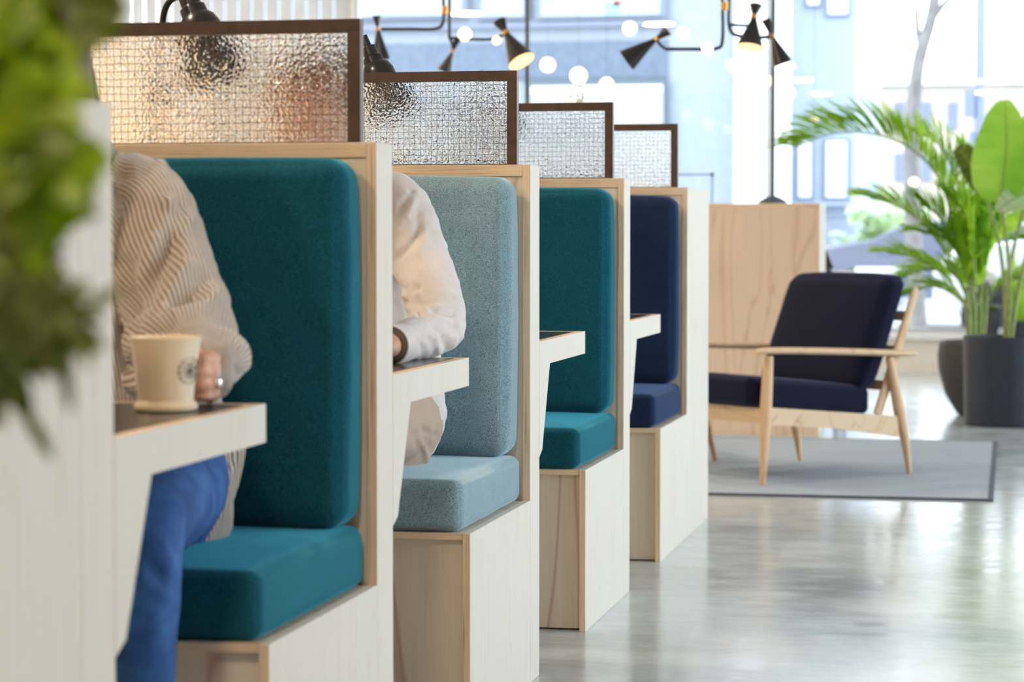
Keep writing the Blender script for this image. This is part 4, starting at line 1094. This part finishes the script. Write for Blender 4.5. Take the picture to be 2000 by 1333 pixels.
slab('trim_11', (WX, YF - .30, 0), (XR, YF + .2, .235), 'sill'); slab('trim_12', (WX, YF - .34, .236), (XR, YF + .2, .27), 'wallw')
slab('trim_13', (XL, YF, 3.05), (XR, YF + .2, HC), 'wallw')
def window(n, a, b, z0, z1, axis='x', c=YF + .1):
    r = empty('window_%d' % n, ((a + b) / 2, c, z0) if axis == 'x' else (c, (a + b) / 2, z0), 0 if axis == 'x' else pi / 2); struct(r)
    w = (b - a) / 2; h = z1 - z0
    for nm, lo, hi in (('frame', (-w, -.02, 0), (-w + .014, .02, h)), ('frame', (w - .014, -.02, 0), (w, .02, h)), ('frame', (-w + .014, -.02, 0), (w - .014, .02, .035)), ('frame', (-w + .014, -.02, h - .035), (w - .014, .02, h))):
        m = MB(); m.box(lo, hi); m.build(nm, 'winframe', r, False)
    m = MB(); m.box((-w + .014, -.003, .035), (w - .014, .003, h - .035)); m.build('glass_pane', 'pane', r, False)
M['winframe'] = plain('pale_window_frame', (.62, .66, .70), .4, var=.03)
window(1, WX, -.73, .27, 3.05); window(2, -.73, 2.0, .27, 3.05); window(3, 2.0, XR, .27, 3.05); window(30, XL, WX - .09, 2.04, 3.05)
# window wall along the right side
slab('wall_right', (XR, YN, 0), (XR + .2, YF, .12), 'wallw'); slab('trim_14', (XR, YN, 3.08), (XR + .2, YF, HC), 'wallw')
slab('wall_light_block', (XR, YN, .12), (XR + .2, 2.4, 3.08), 'brick')  # unseen solid stretch of the window wall, added to block light near the camera
k = 4; y = 2.4
while y < YF - .1:
    y1 = min(y + 3.6, YF); slab('trim_%d' % (k + 11), (XR, y, .12), (XR + .2, y + .2, 3.08), 'wallw')
    window(k, y + .2, y1, .12, 3.08, 'y', XR + .1); y = y1; k += 1

# ------------------------------------------------------------------ outside
slab('ground', (-30, YF + .25, -.12), (30, 90, -.02), plain('pale_pavement', (.42, .43, .44), .9, var=.08, vscale=.6))
slab('road', (XR + .2, -20, -.12), (30, YF + .25, -.02), plain('pavement_side', (.5, .5, .49), .9, var=.08, vscale=.6))
M['blue_wall'] = plain('pale_blue_painted_brick', (.30, .345, .405), .9, var=.05, vscale=9)
M['grey_band'] = plain('slate_brick', (.13, .165, .22), .9, var=.15, vscale=14)
M['frame_v'] = plain('blue_grey_window_frame', (.17, .20, .27), .6, var=.05)
M['dark_frame'] = plain('dark_window_frame', (.10, .13, .17), .6, var=.05)
M['blind'] = plain('cream_blind', (.42, .41, .36), .8, var=.04)
M['room_in'] = plain('pale_room_behind_glass', (.36, .43, .45), .3, var=.2, vscale=.9)
YB = 28.0
def P3(x, y, Y=YB): return at(x, y, Y)
bd = empty('building', (-4.5, YB, -.02)); bd0 = V((-4.5, YB, -.02)); tag(bd, 'pale blue painted building with large windows across the street', 'building')
def bpart(name, x0, y0, x1, y1, dy0, dy1, mat, root=bd, base=bd0, YY=YB, z0=None, z1=None):
    a = P3(x0, y1, YY); b = P3(x1, y0, YY)
    m = MB(); m.box((a.x - base.x, dy0, (a.z if z0 is None else z0) - base.z), (b.x - base.x, dy1, (b.z if z1 is None else z1) - base.z)); return m.build(name, mat, root, False)
bpart('wall', 380, 0, 1437, 700, 0, 3, 'blue_wall', z0=-.02, z1=6.5)
bpart('pilaster', 1437, 0, 1500, 700, -.25, 3, 'petal', z0=-.02, z1=6.5)
bpart('brick_band', 700, 78, 1304, 160, -.04, -.001, 'grey_band')
bpart('window_ledge', 690, 40, 1316, 62, -.12, -.045, 'frame_v'); 
for (x0, x1) in ((705, 905), (945, 1025), (1060, 1292)):
    w = bpart('window', x0 - 12, -60, x1 + 12, 40, -.10, -.045, 'frame_v', z1=4.6)
    p = bpart('window_pane', x0, -60, x1, 34, -.115, -.1005, 'room_in', z1=4.55); p.parent = w
w = bpart('window', 1030, 154, 1306, 560, -.10, -.045, 'dark_frame'); p = bpart('window_pane', 1040, 166, 1298, 550, -.115, -.1005, 'blind'); p.parent = w
p = bpart('blind_rail', 1042, 168, 1296, 186, -.13, -.116, 'petal'); p.parent = w
w = bpart('window', 560, 154, 900, 560, -.10, -.045, 'dark_frame'); p = bpart('window_pane', 572, 166, 890, 550, -.115, -.1005, 'room_in'); p.parent = w
# coloured poster shapes in the upper panes
M['pink'] = plain('red_pink_poster', (.75, .30, .30), .6, var=.1); M['green'] = plain('green_poster', (.25, .55, .42), .6, var=.1); M['yellow'] = plain('yellow_poster', (.85, .72, .38), .6, var=.1)
for (x0, y0, x1, y1, mt) in ((1185, 5, 1215, 30, 'green'), (1200, 0, 1225, 14, 'pink'), (750, 2, 770, 26, 'yellow')):
    bpart('poster', x0, y0, x1, y1, -.125, -.1155, mt)
b2o = V((-1.0, 32, -.02)); b2 = empty('building', b2o); tag(b2, 'white blue townhouse set back to the right of the pale pilaster', 'building')
M['white_blue'] = plain('white_blue_render', (.36, .42, .50), .9, var=.03, vscale=3)
bpart('wall', 1490, 0, 1672, 700, 0, 6, 'white_blue', b2, b2o, 32, -.02, 5.2)
for (x0, y0, x1, y1) in ((1578, -60, 1600, 10), (1618, -60, 1656, 28), (1614, 272, 1654, 386), (1560, 272, 1585, 386)):
    w = bpart('window', x0 - 5, y0, x1 + 5, y1 + 5, -.05, -.001, 'frame_v', b2, b2o, 32); p = bpart('window_pane', x0, y0 + 4, x1, y1, -.06, -.0505, 'petal', b2, b2o, 32); p.parent = w
bpart('door_canopy', 1500, 395, 1668, 402, -.4, -.002, 'white_blue', b2, b2o, 32)
b3o = V((2.0, 55, -.02)); b3 = empty('building', b3o); tag(b3, 'distant cream terrace bleached by daylight behind the tree', 'building')
M['cream'] = plain('cream_stone', (.50, .45, .38), .9, var=.08, vscale=2)
bpart('wall', 1672, 165, 2080, 700, 0, 8, 'cream', b3, b3o, 55, -.02)
bpart('cornice', 1665, 158, 2090, 168, -.3, 8.3, 'petal', b3, b3o, 55)
for i in range(7):
    for yy in (200, 300):
        bpart('window', 1695 + i * 52, yy, 1715 + i * 52, yy + 55, -.06, -.001, 'frame_v', b3, b3o, 55)
# railings in front of the townhouse
rl = empty('railing', (.0, 30, -.02)); tag(rl, 'pale iron railing in front of the white blue townhouse', 'railing')
m = MB()
for i in range(26):
    x = P3(1612 + i * 6, 500, 30).x; m.box((x - .009, -.009, 0), (x + .009, .009, 1.2))
m.build('balusters', 'frame_v', rl, False)
m = MB(); a, b_ = P3(1608, 500, 30).x, P3(1772, 500, 30).x; m.box((a, -.02, 1.2), (b_, .02, 1.24)); m.box((a, -.015, .15), (b_, .015, .18)); m.build('rails', 'frame_v', rl, False)
# tree
def tree(label, base, pts, br, r0):
    t = empty('street_tree', base); tag(t, label, 'tree'); m = MB()
    pts = [p - V(base) for p in pts]; pts[0].z = 0; c = curve([tuple(p) for p in pts], 6); N = len(c)
    m.tube(c, [r0 * (1 - .45 * i / N) for i in range(N)], 12); tk = m.build('trunk', 'bark', t)
    for q in br:
        m = MB(); c = curve([tuple(p - V(base)) for p in q], 6); N = len(c); m.tube(c, [r0 * .42 * (1 - .7 * i / N) for i in range(N)], 8); m.build('branch', 'bark', t)
tb_ = P3(1800, 600, 23); tb_.z = -.02
tree('bare street tree with pale grey trunk seen above the palm fronds', tb_, [P3(1795, 640, 23), P3(1782, 400, 23), P3(1783, 230, 23), P3(1795, 120, 23), P3(1822, 20, 23), P3(1840, -120, 23)],
     [[P3(1815, 45, 23), P3(1838, 15, 23), P3(1868, -25, 23), P3(1900, -120, 23)], [P3(1800, 110, 23), P3(1790, 30, 23), P3(1792, -90, 23)]], .085)
lpb = P3(1911, 600, 22); lpb.z = -.02
sl_ = empty('street_lamp', lpb); tag(sl_, 'blue grey street lamp post behind the broad leaves', 'street lamp')
M['post'] = plain('blue_grey_paint', (.22, .26, .36), .5, var=.06)
m = MB(); m.lathe([(0, 0), (.09, 0), (.09, .35), (.05, .4), (.045, 5.2), (0, 5.2)], n=20); m.build('post', 'post', sl_)
m = MB(); m.box((-.14, -.05, 2.05), (-.045, .05, 2.30)); m.box((-.10, -.04, 1.78), (-.045, .04, 1.92)); m.build('sign_box', 'post', sl_, False)
m = MB(); m.tube([(0, 0, 5.15), (.2, -.1, 5.4), (.7, -.2, 5.45)], .03, 8); m.ball((.85, -.22, 5.42), (.22, .10, .06), 12); m.build('lamp_head', 'post', sl_)
# cars and street things
def car(label, x, y, length, h, body, rz=0):
    c = empty('car', (x, y, -.02), rz); tag(c, label, 'car'); L = length / 2; W_ = .86
    prof = [(-L, .35), (-L, .72), (-L * .92, .86), (-L * .55, .95), (-L * .30, h), (L * .38, h), (L * .62, .98), (L * .95, .84), (L, .62), (L, .32)]
    m = MB(); n = len(prof)
    for a, b in zip((-1, -.86, .86), (-.86, .86, 1)): pass
    ys = [-W_, -W_ * .93, W_ * .93, W_]; sc = [.93, 1, 1, .93]; vs = []
    for yy, s_ in zip(ys, sc):
        vs += [(px_ * (s_ if abs(px_) > L * .8 else 1), yy * (.84 if z_ > 1.0 else 1), z_ * (.985 if s_ < 1 else 1)) for px_, z_ in prof]
    fs = [(i + k * n, (i + 1) % n + k * n, (i + 1) % n + (k + 1) * n, i + (k + 1) * n) for k in range(3) for i in range(n)] + [tuple(range(n)), tuple(reversed(range(3 * n, 4 * n)))]
    m.add(vs, fs); m.build('body', body, c, True, .5)
    for s_ in (-1, 1):
        m = MB(); yy = s_ * (W_ * .93 + .001)
        m.add([(-L * .48, yy, .97), (-L * .27, yy * .92, h - .08), (L * .34, yy * .92, h - .08), (L * .54, yy, .99), (-L * .48, yy + s_ * .01, .97), (-L * .27, yy * .92 + s_ * .01, h - .08), (L * .34, yy * .92 + s_ * .01, h - .08), (L * .54, yy + s_ * .01, .99)],
              [(0, 1, 2, 3), (7, 6, 5, 4), (0, 4, 5, 1), (1, 5, 6, 2), (2, 6, 7, 3), (3, 7, 4, 0)]); m.build('window', 'glasscar', c, False)
    for sx in (-.62, .62):
        for s_ in (-1, 1):
            m = MB(); m.lathe([(0, -.1), (.30, -.1), (.33, -.07), (.33, .07), (.30, .1), (.18, .1), (.17, .08), (0, .08)], (sx * L, s_ * (W_ - .06), .33), 24, axis=(0, s_, 0)); m.build('wheel', 'tyre', c)
M['glasscar'] = plain('dark_car_glass', (.05, .07, .10), .08, var=.1); M['tyre'] = plain('tyre_rubber', (.03, .03, .035), .8, var=.1)
M['carblue'] = plain('violet_blue_car_paint', (.12, .135, .19), .3, var=.04, coat=.5); M['carwhite'] = plain('white_car_paint', (.82, .84, .86), .25, var=.02, coat=.5)
car('violet blue parked car seen between the armchair and the palm', P3(1800, 560, 23.6).x + .30, 26.2, 3.2, 1.15, 'carblue')
car('white parked car low behind the palm stems', 1.85, 20.5, 2.9, 1.15, 'carwhite')
cb = empty('utility_cabinet', (P3(1714, 560, 24).x, 24, -.02)); tag(cb, 'pale green street cabinet with a white lid above the armchair back', 'cabinet')
m = MB(); m.box((-.19, -.2, 0), (.19, .2, .60)); m.build('body', plain('pale_green_paint', (.50, .62, .60), .5, var=.04), cb, False)
m = MB(); m.box((-.21, -.22, .6005), (.21, .22, .68)); m.build('lid', 'carwhite', cb, False)
hb_ = empty('hedge', (P3(1730, 430, 27.8).x, 27.8, -.02)); tag(hb_, 'soft green shrub beyond the street cabinet', 'shrub')
m = MB(); rnd = random.Random(9)
for i in range(420):
    p = V((rnd.gauss(0, .22), rnd.gauss(0, .12), abs(rnd.gauss(.8, .25)))); blade(m, p, V((rnd.uniform(-1, 1), rnd.uniform(-1, 1), rnd.uniform(-.2, 1))), V((0, -.5, 1)), .16, .05, .1, 3)
m.build('foliage', leafmat('hedge_leaf', (.30, .45, .25), (.5, .62, .40), .3), hb_)
m = MB(); m.tube([(0, 0, 0), (0, 0, .8)], .04, 8); m.build('stem', 'bark', hb_)

# ------------------------------------------------------------------ light
w = bpy.data.worlds.new('World'); S.world = w; w.use_nodes = True; nt = w.node_tree
bg = nt.nodes['Background']; tc = nt.nodes.new('ShaderNodeTexCoord'); sx = nt.nodes.new('ShaderNodeSeparateXYZ')
nt.links.new(tc.outputs['Generated'], sx.inputs[0])
nt.links.new(ramp(nt, [(.0, (.90, .95, 1.0)), (.5, (.86, .93, 1.0)), (1, (.70, .84, 1.0))], sx.outputs['Z']), bg.inputs[0])
bg.inputs[1].default_value = 3.2
def area(name, loc, rot, sx_, sy_, power, col, portal=False):
    l = bpy.data.lights.new(name, 'AREA'); l.shape = 'RECTANGLE'; l.size = sx_; l.size_y = sy_; l.energy = power; l.color = col
    o = bpy.data.objects.new(name, l); C.objects.link(o); o.location = loc; o.rotation_euler = rot
    if portal: l.cycles.is_portal = True
    return o
area('window_portal_right', (XR + .25, (2.4 + YF) / 2, 1.6), (0, pi / 2, 0), 2.96, YF - 2.4, 1, (1, 1, 1), True)
area('window_portal_far', ((XL + XR) / 2, YF + .3, 1.66), (-pi / 2, 0, 0), XR - XL, 2.8, 1, (1, 1, 1), True)
# unseen warm lamps added at the ceiling to fill the front faces
for i, (x, y) in enumerate([(-1.9, 1.0), (.6, .2), (-1.9, 4.0), (-1.9, 7.2), (-2.6, 10.4), (-3.3, 14.0), (-4.4, 15.6), (-4.3, 12.0), (.6, -2.6), (-1.9, -2.4)]):
    c = empty('ceiling_fill_light', (x, y, HC)); tag(c, 'added warm fill light on the ceiling above the booths, out of the picture', 'fill light', 'added warm fill lights')
    m = MB(); m.lathe([(.16, 0), (.18, 0), (.18, -.02), (.16, -.02)], n=32, close=True); m.build('trim_ring', 'wallw', c)
    m = MB(); m.lathe([(0, -.006), (.158, -.006), (.158, -.002), (0, -.002)], n=32); m.build('fill_diffuser', emit('warm_fill_diffuser_%d' % i, (1, .78, .55), 1.6), c)
    l = bpy.data.lights.new('ceiling_fill_lamp', 'AREA'); l.shape = 'DISK'; l.size = .32; l.energy = 38; l.color = (1, .77, .56)
    lo = bpy.data.objects.new('ceiling_fill_lamp', l); C.objects.link(lo); lo.location = (0, 0, -.03); lo.parent = c

# ------------------------------------------------------------------ camera and view
cam = bpy.data.cameras.new('camera'); co = bpy.data.objects.new('camera', cam); C.objects.link(co); S.camera = co
co.location = (CX, 0, CH); co.rotation_euler = (pi / 2 - PITCH, 0, TH)
cam.sensor_width = 36; cam.lens = FPX / 2000 * 36; cam.clip_start = .05; cam.clip_end = 300
cam.dof.use_dof = True; cam.dof.focus_distance = 5.25; cam.dof.aperture_fstop = 5.0
S.view_settings.view_transform = 'Standard'; S.view_settings.look = 'None'; S.view_settings.gamma = 1
S.view_settings.exposure = .72
S.cycles.sample_clamp_indirect = 8; S.cycles.transmission_bounces = 8; S.cycles.transparent_max_bounces = 12
